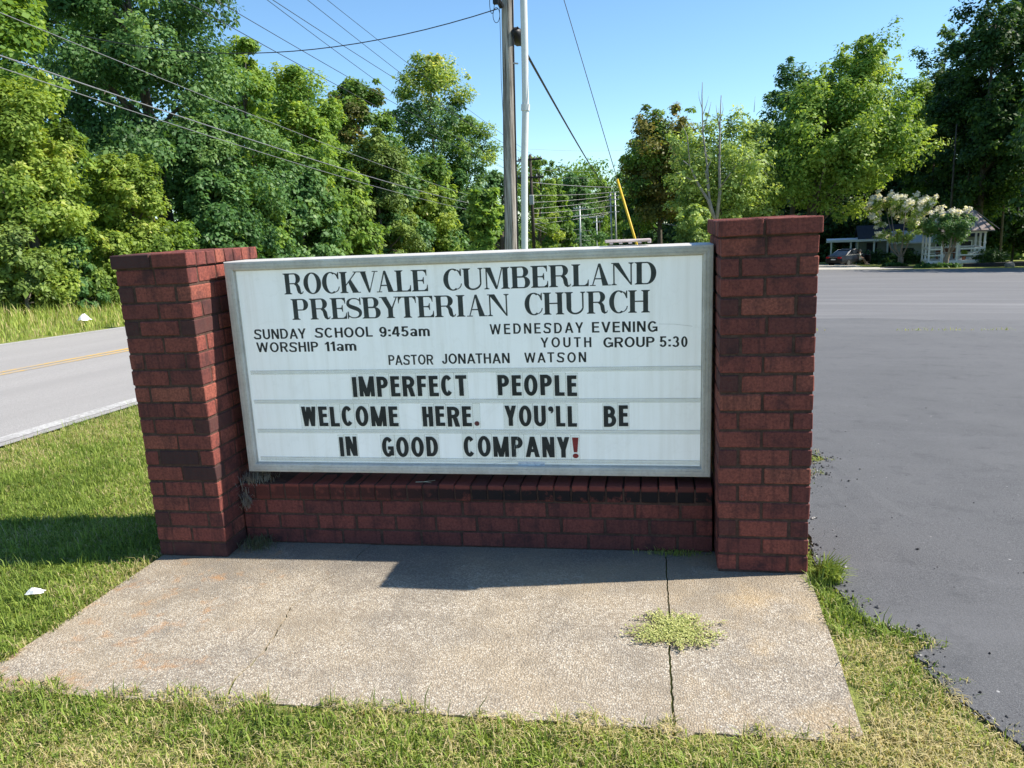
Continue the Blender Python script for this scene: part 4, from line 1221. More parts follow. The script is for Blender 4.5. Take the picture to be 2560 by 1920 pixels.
def wire(name, pts, r, mat, label, group=None, cat='wire', n=5):
    p0 = Vector(pts[0]); w = MB(); w.tube([Vector(p) - p0 for p in pts], r, n, cap=False)
    o = w.build(name, mat, None, smooth=True, loc=p0); return tag(o, label, cat, group)
def catenary(p, q, sag, n=24): return line(p, q, sag, n)
TW = at(1527, 484, 88)
wire('telephone_cable', catenary(at(1302, 108, 17.3), TW, .35), .03, M_BLACK, 'thick black cable running from the splice case down to the far twin pole', cat='cable')
GT = Vector(at(1270, -470, 17.0)); GA = Vector(at(1630, 745, 16.0)); GA.z = tz(GA.x, GA.y)
gmid = Vector(at(1543, 448, 16.2)); glow = Vector(at(1592, 612, 16.05)); gend = glow + (glow - gmid).normalized() * 1.5; gend.z = max(gend.z, tz(gend.x, gend.y))
guy = empty('guy_wire', gend); tag(guy, 'thin guy wire with a yellow guard slanting down right of the pole', 'guy wire')
w = MB(); w.tube([p - gend for p in [GT, Vector(at(1410, 0, 16.6)), Vector(at(1475, 218, 16.4)), gmid, gend]], .0085, 6); w.build('cable', M_DWIRE, guy)
w = MB(); w.tube([gmid - gend, gmid.lerp(gend, .5) - gend, Vector((0, 0, 0))], .027, 10); w.build('guard', M_YELLOWP, guy, smooth=True)

# wires of the pole line on the far side of the road
LX = -11.0
def onx(px, py, X):
    v = ray(px, py); return CAM_POS + v * ((X - CAM_POS[0]) / v[0])
M_DPOLE = plain('dark_pole_wood', (.06, .052, .045), .9, .15, var=.3)
def far_pole(name, px, U, top_py, dia, label, arms, mat=None, base_py=680, lean=0.0, insul=True):
    mat = mat or M_DPOLE
    t = Vector(at(px, top_py, U)); b = Vector((t.x + lean, t.y, tz(t.x + lean, t.y)))
    r = empty(name, b); tag(r, label, 'utility pole', 'distant utility poles along the road')
    w = MB(); w.tube([Vector((0, 0, -.2)), t - b], [dia * .6, dia * .42], 10); w.build('shaft', mat, r, smooth=True)
    for (py, half, th) in arms:
        zc = at(px, py, U)[2] - b.z
        w = MB(); w.box(-half, -.06 - dia * .5, zc - th, half, .06 - dia * .5, zc + th)
        ao = w.build('crossarm', mat, r)
        if insul:
            for s_ in (-.92, -.45, .45, .92):
                w = MB(); w.tube([(s_ * half, -dia * .5, zc + th), (s_ * half, -dia * .5, zc + th + .22)], [.07, .05], 7); w.build('insulator', M_CERAM, ao)
    return r, t, b
fp1, t1, b1 = far_pole('utility_pole', 1325, 80, 386, .33, 'dark distant utility pole with two crossarms just right of the conduit', [(399, 1.25, .09), (444, 1.35, .09)])
w = MB(); zc = at(1327, 500, 80)[2] - b1.z; w.box(-.25, -.45, zc - .5, .25, -.17, zc + .5, bev=.05); w.build('transformer', M_STEEL, fp1)
fp2, t2, b2 = far_pole('utility_pole', 1449, 150, 515, .34, 'slim distant utility pole with a wide crossarm amid the far wires', [(521, 1.2, .09), (540, 1.7, .09)], mat=M_STEEL)
fp3, t3, b3 = far_pole('utility_pole', 1491, 190, 541, .34, 'short far utility pole with two crossarms just left of the twin pole', [(543, 1.9, .1), (555, 1.5, .1)], mat=M_STEEL)
# twin steel pole
t = Vector(at(1530, 480, 88)); b = Vector((t.x + .15, t.y, tz(t.x, t.y)))
tp = empty('twin_pole', b); tag(tp, 'tall pale twin legged steel pole left of the yellow guard', 'utility pole', 'distant utility poles along the road')
for dx in (-.23, .27):
    w = MB(); w.tube([(dx, 0, -.2), (dx - .12, 0, t.z - b.z)], [.11, .085], 10); w.build('leg', M_STEEL, tp, smooth=True)
for k, py in enumerate((481, 490, 499, 515, 530)):
    zc = at(1530, py, 88)[2] - b.z; w = MB(); w.box(-.55, -.16, zc - .04, .6, -.11, zc + .04)
    for s_ in (-.5, -.2, .3, .55): w.ball((s_, -.17, zc), .075, 6, 4)
    w.build('crossarm', M_STEEL, tp)
# wood pole right of the guard
M_POLE2 = plain('brown_pole_wood', (.20, .135, .10), .9, .2, var=.35, sc=3)
t = Vector(at(1592, 452, 100)); b = Vector((t.x, t.y, tz(t.x, t.y)))
wp = empty('utility_pole', b); tag(wp, 'brown wooden utility pole without crossarms behind the yellow guy guard', 'utility pole', 'distant utility poles along the road')
w = MB(); w.tube([(0, 0, -.2), t - b], [.155, .12], 10); w.build('shaft', M_POLE2, wp, smooth=True)
w = MB(); zc = at(1592, 470, 100)[2] - b.z; w.tube([(.1, -.1, zc), (.5, -.3, zc + .12), (.9, -.3, zc + .1)], .035, 6); w.build('lamp_arm', M_STEEL, wp)

ptop = lambda px, py, U=80: at(px, py, U)
i_ = 0
ups = [((852, 0), (1346, 397)), ((809, 0), (1304, 399)), ((742, 0), (1338, 397)), ((719, 0), (1300, 443)), ((619, 0), (1354, 443)), ((557, 0), (1318, 442))]
for k, ((x0, y0), e) in enumerate(ups):
    A_ = Vector(onx(x0, y0, LX + (k % 3 - 1) * .9)); B_ = Vector(ptop(*e))
    back = A_ + (A_ - B_).normalized() * 24
    lab = ['highest', 'second highest', 'third', 'fourth', 'fifth', 'lowest'][k]
    wire('power_wire', catenary(back, B_, .55 + .05 * k), .013, M_DWIRE, lab + ' of the six thin power wires crossing the sky left of the pole', 'power wires over the far side of the road')
los = [((12, 0), (900, 391), (1322, 528), .010, 'uppermost of the three pale cables in front of the left trees'), ((0, 92), (900, 434), (1324, 531), .016, 'thick middle cable of the three pale cables in front of the left trees'), ((0, 119), (900, 455), (1326, 545), .011, 'lowest of the three pale cables in front of the left trees')]
for k, (a0, mid, e, r_, lab) in enumerate(los):
    A_ = Vector(onx(*a0, LX)); B_ = Vector(ptop(*e))
    back = A_ + (A_ - B_).normalized() * 10
    Mv = Vector(onx(*mid, LX + .4))
    # quadratic through back, mid and end
    pts = []
    for i in range(31):
        t_ = i / 30
        p = back.lerp(B_, t_)
        pts.append(p)
    tm = (Mv.y - back.y) / (B_.y - back.y)
    dzm = Mv.z - back.lerp(B_, tm).z
    pts = [p + Vector((0, 0, dzm * (i / 30) * (1 - i / 30) / (tm * (1 - tm)))) for i, p in enumerate(pts)]
    wire('telephone_cable', pts, r_, M_WIRE, lab, 'pale cables beside the road', cat='cable')
A_ = Vector(at(1244, 22, 16.7)); B_ = Vector(onx(200, 88, LX - .4))
pts = catenary(A_, B_, .0, 20); Mv = Vector(at(900, 86, 16.7))
M2 = at(450, 112, 18)
pts = [p - Vector((0, 0, .62 * 4 * (i / 20) * (1 - i / 20))) for i, p in enumerate(pts)]
wire('service_wire', pts, .011, M_DWIRE, 'dark service wire sagging from the wooden pole left over the road')
# far wires beyond, seen against the dark gap between the woods
for k, (a0, e, r_) in enumerate([((1320, 455), (1596, 468), .035)]):
    wire('far_wire', catenary(at(*a0, 84), at(*e, 99), .2), r_, M_WIRE, 'long pale wire crossing above the far poles to the brown wooden pole')
wire('far_wire', catenary(at(1592, 463, 100), at(1760, 545, 80), .15), .02, M_WIRE, 'pale wire slanting from the brown wooden pole to the right trees')
wire('far_wire', catenary(at(1592, 545, 100), at(1700, 565, 82), .1), .018, M_WIRE, 'lower thin wire running right from the brown wooden pole')
k = 0
for (ya, yb_) in ((482, 481), (500, 490), (516, 499), (528, 515), (541, 530), (555, 533)):
    wire('far_wire', catenary(at(1325, ya + 6, 80), at(1528, yb_, 88), .12), .022, M_WIRE, 'far wire %s of the fan running left from the twin pole' % ['topmost', 'second', 'third', 'fourth', 'fifth', 'lowest'][k], 'fan of far wires'); k += 1
k = 0
for (ya, yb_, yc) in ((545, 548, 560), (556, 562, 572), (566, 572, 585)):
    wire('far_wire', catenary(at(1330, ya, 80), at(1449, yb_ + 24, 150), .6) , .022, M_WIRE, 'sagging far cable %s reaching the slim far pole' % ['uppermost', 'middle', 'lowest'][k], 'sagging far cables')
    wire('far_wire', catenary(at(1449, yb_ + 24, 150), at(1491, yc + 8, 190), .6), .026, M_WIRE, 'far cable %s between the slim and the short far pole' % ['uppermost', 'middle', 'lowest'][k], 'sagging far cables'); k += 1
k = 0
for (px_, py_) in ((1480, 542), (1504, 542), (1485, 556), (1500, 556)):
    wire('far_wire', catenary(at(px_, py_, 190), at(1524, 486 + 10 * k, 88), .1), .022, M_WIRE, 'steep far wire %s climbing from the short far pole to the twin pole' % ['outermost left', 'second', 'third', 'innermost'][k], 'steep far wires'); k += 1
k = 0
for py_ in (372, 423, 440):
    wire('far_wire', catenary(at(1315, py_, 82), at(1640, py_ - 2, 110), .3), .012, M_WIRE, 'hair thin %s wire across the sky between pole and right trees' % ['upper', 'middle', 'lower'][k], 'hair thin sky wires'); k += 1

# ================================================================== TREES
LEAF = {
 'dark': leaf_mat('dark_leaf', [(0, (.020, .048, .016)), (.35, (.042, .098, .028)), (.7, (.072, .145, .044)), (1, (.13, .21, .065))], .36, rough=.5, spec=.3, gain=1.6),
 'mid': leaf_mat('mid_leaf', [(0, (.034, .068, .014)), (.35, (.078, .145, .026)), (.7, (.135, .215, .040)), (1, (.22, .29, .06))], .42),
 'lime': leaf_mat('lime_leaf', [(0, (.045, .080, .012)), (.3, (.10, .158, .028)), (.65, (.185, .25, .045)), (.9, (.28, .33, .075)), (1, (.42, .41, .17))], .45),
 'cedar': leaf_mat('cedar_leaf', [(0, (.045, .070, .020)), (.5, (.105, .155, .034)), (1, (.19, .25, .055))], .3),
 'olive': leaf_mat('olive_leaf', [(0, (.050, .060, .016)), (.4, (.105, .115, .028)), (.75, (.19, .165, .040)), (1, (.27, .19, .06))], .4, gain=1.5),
 'pale': leaf_mat('pale_leaf', [(0, (.06, .095, .028)), (.4, (.13, .195, .055)), (.75, (.225, .30, .085)), (1, (.36, .42, .15))], .42),
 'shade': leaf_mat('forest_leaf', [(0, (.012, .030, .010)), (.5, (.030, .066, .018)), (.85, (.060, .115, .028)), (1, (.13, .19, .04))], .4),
}
m = Mat('bark', .95, spec=.1); g = m.noise(1.0, 5, .7, vec=m.mapping(scale=(9, 9, 1.5)))
m.color(m.ramp(g, [(.3, (.05, .042, .035)), (.7, (.17, .15, .125))])); m.bump(g, .7, .03); M_BARK = m.m
m = Mat('dead_wood', .9, spec=.1); g = m.noise(1.0, 5, .7, vec=m.mapping(scale=(9, 9, 2)))
m.color(m.ramp(g, [(.3, (.17, .15, .13)), (.7, (.42, .39, .35))])); M_DEAD = m.m
def grow_leaves(C_, Rc, leaves_per, size, wr=.6, flat=.75, droop=0.0, rng=None, cval=None, upb=.55, center=None):
    """leaf sized quads gathered in clumps: C_ clump centres, Rc radii"""
    n = len(C_)
    k = np.repeat(np.arange(n), leaves_per)
    N = len(k)
    d = rng.normal(size=(N, 3)); d /= np.linalg.norm(d, axis=1, keepdims=True)
    r = rng.random(N) ** .45
    off = d * (Rc[k] * r)[:, None]; off[:, 2] *= flat
    P = C_[k] + off
    P[:, 2] -= droop * (np.hypot(off[:, 0], off[:, 1]) / Rc[k]) ** 2 * Rc[k]
    out = P - (center if center is not None else C_.mean(0)); out[:, 2] *= .5
    out /= np.linalg.norm(out, axis=1, keepdims=True) + 1e-6
    Nn = d * .55 + out * .35 + np.array([0, 0, upb]) + rng.normal(0, .45, (N, 3))
    Nn /= np.linalg.norm(Nn, axis=1, keepdims=True)
    D = np.cross(Nn, rng.normal(size=(N, 3))); D /= np.linalg.norm(D, axis=1, keepdims=True) + 1e-9
    D[:, 2] -= .25
    L = size * rng.lognormal(0, .28, N)
    V, Q = leaf_quads(P, D, Nn, L, wr)
    val = (cval[k] + rng.normal(0, .13, N) + .10 * (r - .6)).clip(0, 1)
    return V, Q, val
def tree(name, px, U, top_py, half_px, label, leaf, n_leaf, size, bottom=0.0, shape='round', clumps=70, cat='tree', group=None, seed=1, trunk=.16, flat=.75, droop=0.0, loose=0.0, depth=1.0, dead=0, inner=.35, off=None, cr=.24, tint=0.0, base_py=640, second=None):
    rng = np.random.default_rng(seed)
    if px < 1200:                       # keep every crown of the left wood clear of the road and its wires
        for _ in range(200):
            if foot(px, U, base_py)[0] + half_px * U / FPX * .92 < -12.0: break
            U *= 1.02; size *= 1.014
    b = foot(px, U, base_py); top = at(px, top_py, U)[2]
    H = top - b[2]; R = half_px * U / FPX
    root = empty(name, b, (0, 0, 0)); tag(root, label, cat, group)
    z0 = H * bottom
    t = rng.random(clumps)
    if shape == 'round':
        u = rng.normal(size=(clumps, 3)); u /= np.linalg.norm(u, axis=1, keepdims=True)
        rr_ = inner + (1 - inner) * rng.random(clumps) ** .5
        rr_ *= rng.uniform(.82, 1.12, clumps)
        C_ = u * rr_[:, None] * np.array([R, R * depth, (H - z0) / 2]) * .86 + np.array([0, 0, (H + z0) / 2])
    else:
        z = z0 + (H - z0) * t
        q = (z - z0) / (H - z0)
        prof = {'column': np.minimum(1, 1.9 * (1 - q) ** .5) * (.86 + .14 * np.sin(q * 9)), 'cone': (1 - q) ** .8 * .97 + .06, 'dome': np.sqrt(np.clip(1 - q ** 2.6, .02, 1)) * (.85 + .15 * np.sin(q * 7 + 1)),
                'spread': np.clip(.35 + .9 * q, 0, 1) * np.sqrt(np.clip(1 - q ** 6, .03, 1))}[shape]
        a = rng.uniform(0, 2 * np.pi, clumps)
        rr_ = (inner + (1 - inner) * rng.random(clumps) ** .6) * prof * R * rng.uniform(.80, 1.14, clumps)
        C_ = np.stack([rr_ * np.cos(a), rr_ * np.sin(a) * depth, z], -1)
    if off is not None: C_[:, 0] += off * C_[:, 2] / H
    Rc = R * cr * rng.uniform(.6, 1.35, clumps) * (1 + loose * .3)
    C_[:, 2] = np.minimum(C_[:, 2], H - Rc * flat * .8)
    C_[:, 2] = np.maximum(C_[:, 2], Rc * flat * .5 + z0 * .8)
    cv = rng.normal(.47 + tint, .15, clumps)
    V, Q, A = grow_leaves(C_, Rc, max(8, n_leaf // clumps), size, flat=flat, droop=droop, rng=rng, cval=cv, center=np.array([0, 0, H * .45]))
    # loose sprays poking out of the outline
    ns = int(clumps * (.5 + loose))
    idx = rng.integers(0, clumps, ns)
    dirn = C_[idx] - np.array([0, 0, H * .4]); dirn /= np.linalg.norm(dirn, axis=1, keepdims=True) + 1e-6
    C2 = C_[idx] + dirn * (Rc[idx] * rng.uniform(.8, 1.35, ns))[:, None]
    C2[:, 2] = np.clip(C2[:, 2], .2, H * 1.01)
    V2, Q2, A2 = grow_leaves(C2, Rc[idx] * rng.uniform(.25, .5, ns), max(6, n_leaf // clumps // 7), size, flat=flat, rng=rng, cval=cv[idx] + .08, center=np.array([0, 0, H * .45]))
    mi = None
    mats = [LEAF[leaf]]
    Aall = np.concatenate([A, A2])
    if second:
        mats.append(LEAF[second[0]])
        zc = np.concatenate([V.reshape(-1, 4, 3)[:, 0, 2], V2.reshape(-1, 4, 3)[:, 0, 2]])
        kk = np.concatenate([np.repeat(rng.random(clumps), max(8, n_leaf // clumps)), np.repeat(rng.random(ns), max(6, n_leaf // clumps // 7))])
        mi = ((kk < second[1]) if second[2] == 'mix' else (zc > H * second[1]) & (rng.random(len(zc)) < .85)).astype(np.int32)
    raw_mesh('crown', np.concatenate([V, V2]), np.concatenate([Q, Q2 + len(V)]), Aall, mats, root, mi)
    # trunk and limbs
    tb = MB(); r0 = trunk
    lean = rng.normal(0, .03 * H, 2)
    spine = [Vector((lean[0] * (i / 6) ** 2, lean[1] * (i / 6) ** 2, H * .80 * i / 6 - (.15 if i == 0 else 0))) for i in range(7)]
    tb.tube(spine, [r0 * (1.25 if i == 0 else 1 - .9 * i / 6.3) for i in range(7)], 8)
    for k in rng.choice(clumps, min(clumps, 16), replace=False):
        c_ = Vector(C_[k]); zs = max(H * max(bottom * .8, .12), c_.z - math.hypot(c_.x, c_.y) * rng.uniform(.5, 1.0)); zs = min(zs, H * .72)
        f = zs / (H * .80) * 6; i0 = int(min(f, 5)); s_ = spine[i0].lerp(spine[i0 + 1], f - i0)
        mid = s_.lerp(c_, .5) + Vector((0, 0, rng.uniform(-.02, .06) * H))
        rb_ = r0 * (1 - .8 * zs / H) * .5
        tb.tube([s_, mid, c_], [rb_, rb_ * .6, rb_ * .15], 6)
    tb.build('trunk', M_BARK, root, smooth=True)
    return root, b, H, R, rng
W = 'wall of trees across the road'
tree('leafy_tree', 25, 23, -330, 250, 'huge pale leaved tree at the far left, its top out of the picture', 'mid', 30000, .17, shape='dome', clumps=90, seed=2, group=W, trunk=.3, tint=.1)
tree('vine_tree', 90, 19.5, 190, 190, 'yellow green vine draped tree filling the lower left corner of the wood', 'lime', 60000, .105, shape='dome', clumps=110, seed=3, group=W, trunk=.2, loose=.5, cr=.2)
tree('leafy_tree', 430, 24, -420, 300, 'largest dark green broadleaf tree of the left wood, behind the pale cables', 'dark', 110000, .122, shape='dome', clumps=170, seed=4, group=W, trunk=.35, loose=.4, cr=.17, tint=.12)
tree('vine_tree', 345, 19.5, 395, 125, 'lime green vine thicket in front of the largest dark tree', 'lime', 34000, .098, shape='dome', clumps=70, seed=5, group=W, trunk=.12, loose=.8, cr=.22)
tree('leafy_tree', 560, 21.5, 300, 140, 'glossy dark green young tree above the left brick pillar', 'dark', 44000, .105, shape='dome', clumps=90, seed=6, group=W, trunk=.15, cr=.2, tint=.18)
tree('leafy_tree', 670, 40, 95, 110, 'sunlit yellow green tree at the right shoulder of the dark tree', 'mid', 34000, .17, shape='dome', clumps=60, seed=7, group=W, trunk=.2, tint=.2)
tree('sumac_tree', 765, 25, 265, 135, 'long leaved sumac with drooping foliage and rusty seed heads left of the cedar', 'mid', 32000, .15, shape='dome', clumps=85, seed=8, group=W, trunk=.14, droop=.5, tint=.08, second=('olive', .10, 'mix'))
tree('leafy_tree', 925, 62, 205, 120, 'mid green tree standing behind the sumac and the cedar', 'mid', 34000, .26, shape='dome', clumps=60, seed=9, group=W, trunk=.25, tint=-.05, second=('olive', .25, 'mix'))
tree('cedar_tree', 960, 31, 330, 105, 'feathery light green cedar with drooping sprays in the left wood', 'cedar', 40000, .12, shape='dome', clumps=110, seed=10, group=W, trunk=.16, droop=.7, flat=.5, cr=.22)
tree('leafy_tree', 1110, 62, 150, 150, 'tall ivy grown tree with a thin yellowish top left of the pole', 'dark', 40000, .22, shape='dome', clumps=110, seed=11, group=W, trunk=.3, loose=.7, cr=.2, tint=.15, second=('lime', .80, 'top'))
tree('leafy_tree', 1175, 58, 290, 95, 'shiny ivy covered tree trunk column directly left of the pole', 'dark', 26000, .18, shape='column', clumps=80, seed=12, group=W, trunk=.2, tint=.25, second=('mid', .3, 'mix'))
tree('leafy_shrub', 1075, 32, 470, 90, 'yellow green shrub low in the left wood above the sign', 'lime', 17000, .15, shape='dome', clumps=60, seed=13, group=W, trunk=.1, cat='shrub')
tree('cedar_shrub', 880, 27, 450, 85, 'bushy cedar shrub in shadow above the left half of the sign', 'cedar', 16000, .12, shape='dome', clumps=50, seed=14, group=W, trunk=.1, cat='shrub', tint=-.1)
tree('leafy_shrub', 650, 22, 520, 100, 'dark leafy shrub just behind the top of the left pillar cap', 'dark', 16000, .12, shape='dome', clumps=50, seed=15, group=W, trunk=.1, cat='shrub', tint=.2)
tree('leafy_tree', 1350, 96, 395, 62, 'slim green tree with yellow patches between conduit and far poles', 'mid', 20000, .26, shape='column', clumps=70, seed=16, group=W, trunk=.3, tint=.15, second=('lime', .25, 'mix'))
tree('leafy_tree', 1255, 66, 430, 75, 'dense dark tree directly behind the wooden pole', 'dark', 15000, .26, shape='dome', clumps=50, seed=17, group=W, trunk=.3, tint=.1)
tree('leafy_tree', 1010, 62, 330, 130, 'dim broad tree filling the gap behind the cedar', 'dark', 15000, .3, shape='dome', clumps=50, seed=18, group=W, trunk=.3)
for k, (px, U, tp, hp, nm, lab) in enumerate([(60, 17.2, 560, 95, 'cedar_shrub', 'small feathery cedar at the verge in the far left corner'), (190, 17.6, 600, 70, 'leafy_shrub', 'low dark shrub at the verge between two cedars'), (300, 17.5, 580, 62, 'leafy_shrub', 'bright lime sapling at the verge beside the left pillar cap'), (235, 16.9, 665, 50, 'cedar_shrub', 'lowest feathery cedar clump where the verge meets the wood'), (440, 18.5, 560, 110, 'leafy_shrub', 'mid green shrub behind the left pillar')]):
    tree(nm, px, U, tp, hp, lab, ['cedar', 'dark', 'lime', 'cedar', 'mid'][k], 12000, .085, shape='dome', clumps=45, seed=30 + k, trunk=.06, cat='shrub', group='shrubs along the verge', base_py=720, droop=.3 if 'cedar' in nm else 0, cr=.26)
tree('locust_tree', 790, 50, 165, 135, 'fine leaved yellow green tree rising above the sumac', 'mid', 34000, .2, shape='dome', clumps=90, seed=21, group=W, trunk=.25, tint=.05, second=('lime', .2, 'mix'))
for k, (px, tp, hp, lf) in enumerate([(540, 430, 110, 'dark'), (640, 420, 100, 'mid'), (760, 410, 110, 'dark'), (870, 420, 100, 'mid'), (980, 400, 110, 'dark'), (1080, 400, 90, 'mid'), (1150, 430, 70, 'dark'), (1215, 460, 50, 'mid')]):
    tree('understory_tree', px, 24, tp, hp, ['dark understory tree right of the left pillar cap', 'mid green understory tree under the sunlit one', 'dark understory tree under the sumac', 'mid green understory tree left under the cedar', 'dark understory tree under the cedar', 'mid green understory tree below the ivy grown one', 'dark understory tree close to the pole', 'slim understory tree touching the left edge of the pole'][k], lf, 17000, .15, shape='dome', clumps=60, seed=160 + k, trunk=.1, group=W, tint=.1, cr=.28)
# behind: a dim wood that closes the gaps
for k, (px, U, tp, hp) in enumerate([(-60, 44, -20, 260), (250, 48, -160, 260), (610, 58, 120, 170), (770, 70, 205, 190)]):
    tree('wood_tree', px, U, tp, hp, ['dim tree deep in the wood at the left edge', 'dim tree deep in the wood behind the largest dark tree', 'dim tree deep in the wood behind the yellow green one', 'dim tree deep in the wood behind the mid green one'][k], 'dark', 16000, .36, shape='dome', clumps=70, seed=40 + k, cr=.3, trunk=.3, group=W)
# far end of the road
for k, (px, U, tp, hp, lf) in enumerate([(1395, 120, 452, 50, 'mid'), (1440, 175, 438, 66, 'dark'), (1500, 200, 450, 60, 'mid'), (1560, 150, 474, 46, 'mid'), (1425, 215, 470, 110, 'dark'), (1545, 230, 500, 110, 'pale')]):
    tree('far_tree', px, U, tp, hp, ['far green tree at the left end of the road gap', 'tallest far tree in the road gap with a rounded crown', 'far tree behind the short far pole', 'far tree behind the twin pole', 'broad dark far tree low behind the slim pole', 'pale low far trees mass behind the guy guard'][k], lf, 17000, .55 if U > 160 else .42, shape='dome', clumps=50, seed=50 + k, trunk=.3, group='far trees down the road', tint=-.02)
# right side
Rg = 'trees behind the car park'
tree('leafy_tree', 1650, 80, 268, 100, 'brown tinged tree with feathery branches left of the half dead tree', 'olive', 30000, .30, bottom=.22, shape='round', clumps=90, seed=60, group=Rg, trunk=.3, loose=.9, cr=.24, second=('mid', .35, 'mix'))
tree('leafy_tree', 1600, 84, 470, 70, 'dark leafy tree low behind the brown wooden pole', 'dark', 12000, .3, shape='dome', clumps=45, seed=61, group=Rg, trunk=.2)
dt, db, dH, dR, drng = tree('half_dead_tree', 1800, 62, 262, 140, 'half dead pale green tree with bare grey branches', 'pale', 19000, .24, bottom=.12, shape='round', clumps=85, seed=62, group=Rg, trunk=.24, loose=.9, cr=.22, inner=.3)
lb = MB()
def limb(pts, r): lb.tube([Vector(at(x, y, 58.6 - k * .15)) - Vector(db) for k, (x, y) in enumerate(pts)], [r * (1 - .8 * i / (len(pts) - 1)) for i in range(len(pts))], 6)
limb([(1790, 560), (1770, 500), (1742, 455), (1725, 415), (1708, 402)], .16); limb([(1742, 455), (1706, 440), (1690, 430)], .07)
limb([(1790, 560), (1772, 490), (1764, 430), (1778, 400), (1760, 380)], .11); limb([(1790, 560), (1800, 480), (1798, 420), (1799, 385), (1800, 300), (1803, 238)], .15)
limb([(1775, 520), (1768, 420), (1757, 330), (1755, 240), (1756, 205)], .1); limb([(1756, 290), (1766, 262), (1772, 240)], .035); limb([(1755, 270), (1748, 246), (1746, 228)], .03); limb([(1801, 300), (1808, 274), (1806, 256)], .03); limb([(1801, 320), (1795, 296), (1796, 270)], .03); limb([(1757, 330), (1772, 280), (1778, 255)], .05); limb([(1799, 330), (1792, 280), (1790, 262)], .04)
limb([(1725, 415), (1718, 340), (1704, 310)], .06); limb([(1800, 470), (1842, 410), (1880, 390), (1920, 440)], .06); limb([(1860, 400), (1900, 400), (1940, 420)], .035); limb([(1850, 470), (1862, 430), (1858, 400)], .04); limb([(1885, 280), (1888, 240)], .03)
lb.build('bare_branch', M_DEAD, dt, smooth=True)
tree('leafy_shrub', 1735, 54, 515, 62, 'pale green low branches just above the right end of the sign', 'pale', 12000, .2, shape='dome', clumps=45, seed=63, group=Rg, trunk=.1, cat='shrub')
mt, mb_, mH, mR, mrng = tree('maple_tree', 2032, 66, 175, 190, 'large bright green maple with a lobed crown behind the right pillar', 'mid', 46000, .27, bottom=.24, shape='round', clumps=130, seed=64, group=Rg, off=2.2, trunk=.34, loose=.8, cr=.19, tint=.15, inner=.3)
tree('maple_tree', 2020, 68, 82, 95, 'upper domed maple crown rising highest against the sky', 'mid', 17000, .25, bottom=.55, shape='round', clumps=55, seed=65, group=Rg, off=4.6, trunk=.26, loose=.8, cr=.25, tint=.12, inner=.2)
tree('leafy_tree', 1895, 76, 238, 80, 'pale leaved tree filling the dip between the half dead tree and the maple', 'pale', 20000, .27, bottom=.1, shape='round', clumps=60, seed=68, group=Rg, trunk=.22, loose=.7, cr=.28)
tree('leafy_tree', 1975, 70, 150, 95, 'darker green tree at the left shoulder of the maple', 'dark', 15000, .26, bottom=.3, shape='round', clumps=55, seed=66, group=Rg, trunk=.3, loose=.7, cr=.25, tint=.15)
tree('leafy_tree', 2275, 86, 138, 105, 'yellow green tree in the notch between maple and dark wood', 'mid', 26000, .28, bottom=.15, shape='round', clumps=50, seed=67, group=Rg, trunk=.3, tint=.05)
for k, (px, U, tp, hp, n) in enumerate([(2345, 80, 120, 95, 24000), (2440, 74, -120, 130, 36000), (2580, 76, -330, 150, 34000), (2330, 88, 30, 90, 16000)]):
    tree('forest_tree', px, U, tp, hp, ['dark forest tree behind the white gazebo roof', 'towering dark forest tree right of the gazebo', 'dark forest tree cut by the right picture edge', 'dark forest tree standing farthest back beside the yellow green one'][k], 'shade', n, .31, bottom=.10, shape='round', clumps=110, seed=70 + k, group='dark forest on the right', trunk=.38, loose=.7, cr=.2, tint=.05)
for k, (px, U, tp, hp) in enumerate([(1720, 105, 400, 140), (1900, 100, 360, 130), (2080, 100, 330, 140), (2240, 98, 320, 120), (2390, 96, 260, 130), (2540, 92, 220, 130)]):
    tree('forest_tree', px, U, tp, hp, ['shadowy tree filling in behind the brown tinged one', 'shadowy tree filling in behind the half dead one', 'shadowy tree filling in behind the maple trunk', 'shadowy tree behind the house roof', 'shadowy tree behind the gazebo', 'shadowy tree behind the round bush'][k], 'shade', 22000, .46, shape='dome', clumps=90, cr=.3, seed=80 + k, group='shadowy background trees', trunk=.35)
for k, (px, U) in enumerate([(2372, 74), (2392, 80), (2414, 75), (2500, 75), (2530, 79), (2325, 80)]):
    b = foot(px, U); t_ = MB(); t_.tube([(0, 0, -.2), (random.uniform(-.3, .3), 0, 6), (random.uniform(-.6, .6), 0, 13)], [.14, .11, .06], 8)
    r = empty('bare_trunk', b); tag(r, ['slim dark trunk nearest behind the gazebo posts', 'slim dark trunk deeper in the forest', 'slim dark trunk over the gazebo ridge', 'slim dark trunk right of the bush', 'slim dark trunk near the right edge', 'slim dark trunk left of the gazebo'][k], 'tree', 'slim trunks in the dark forest'); t_.build('trunk', M_BARK, r, smooth=True)
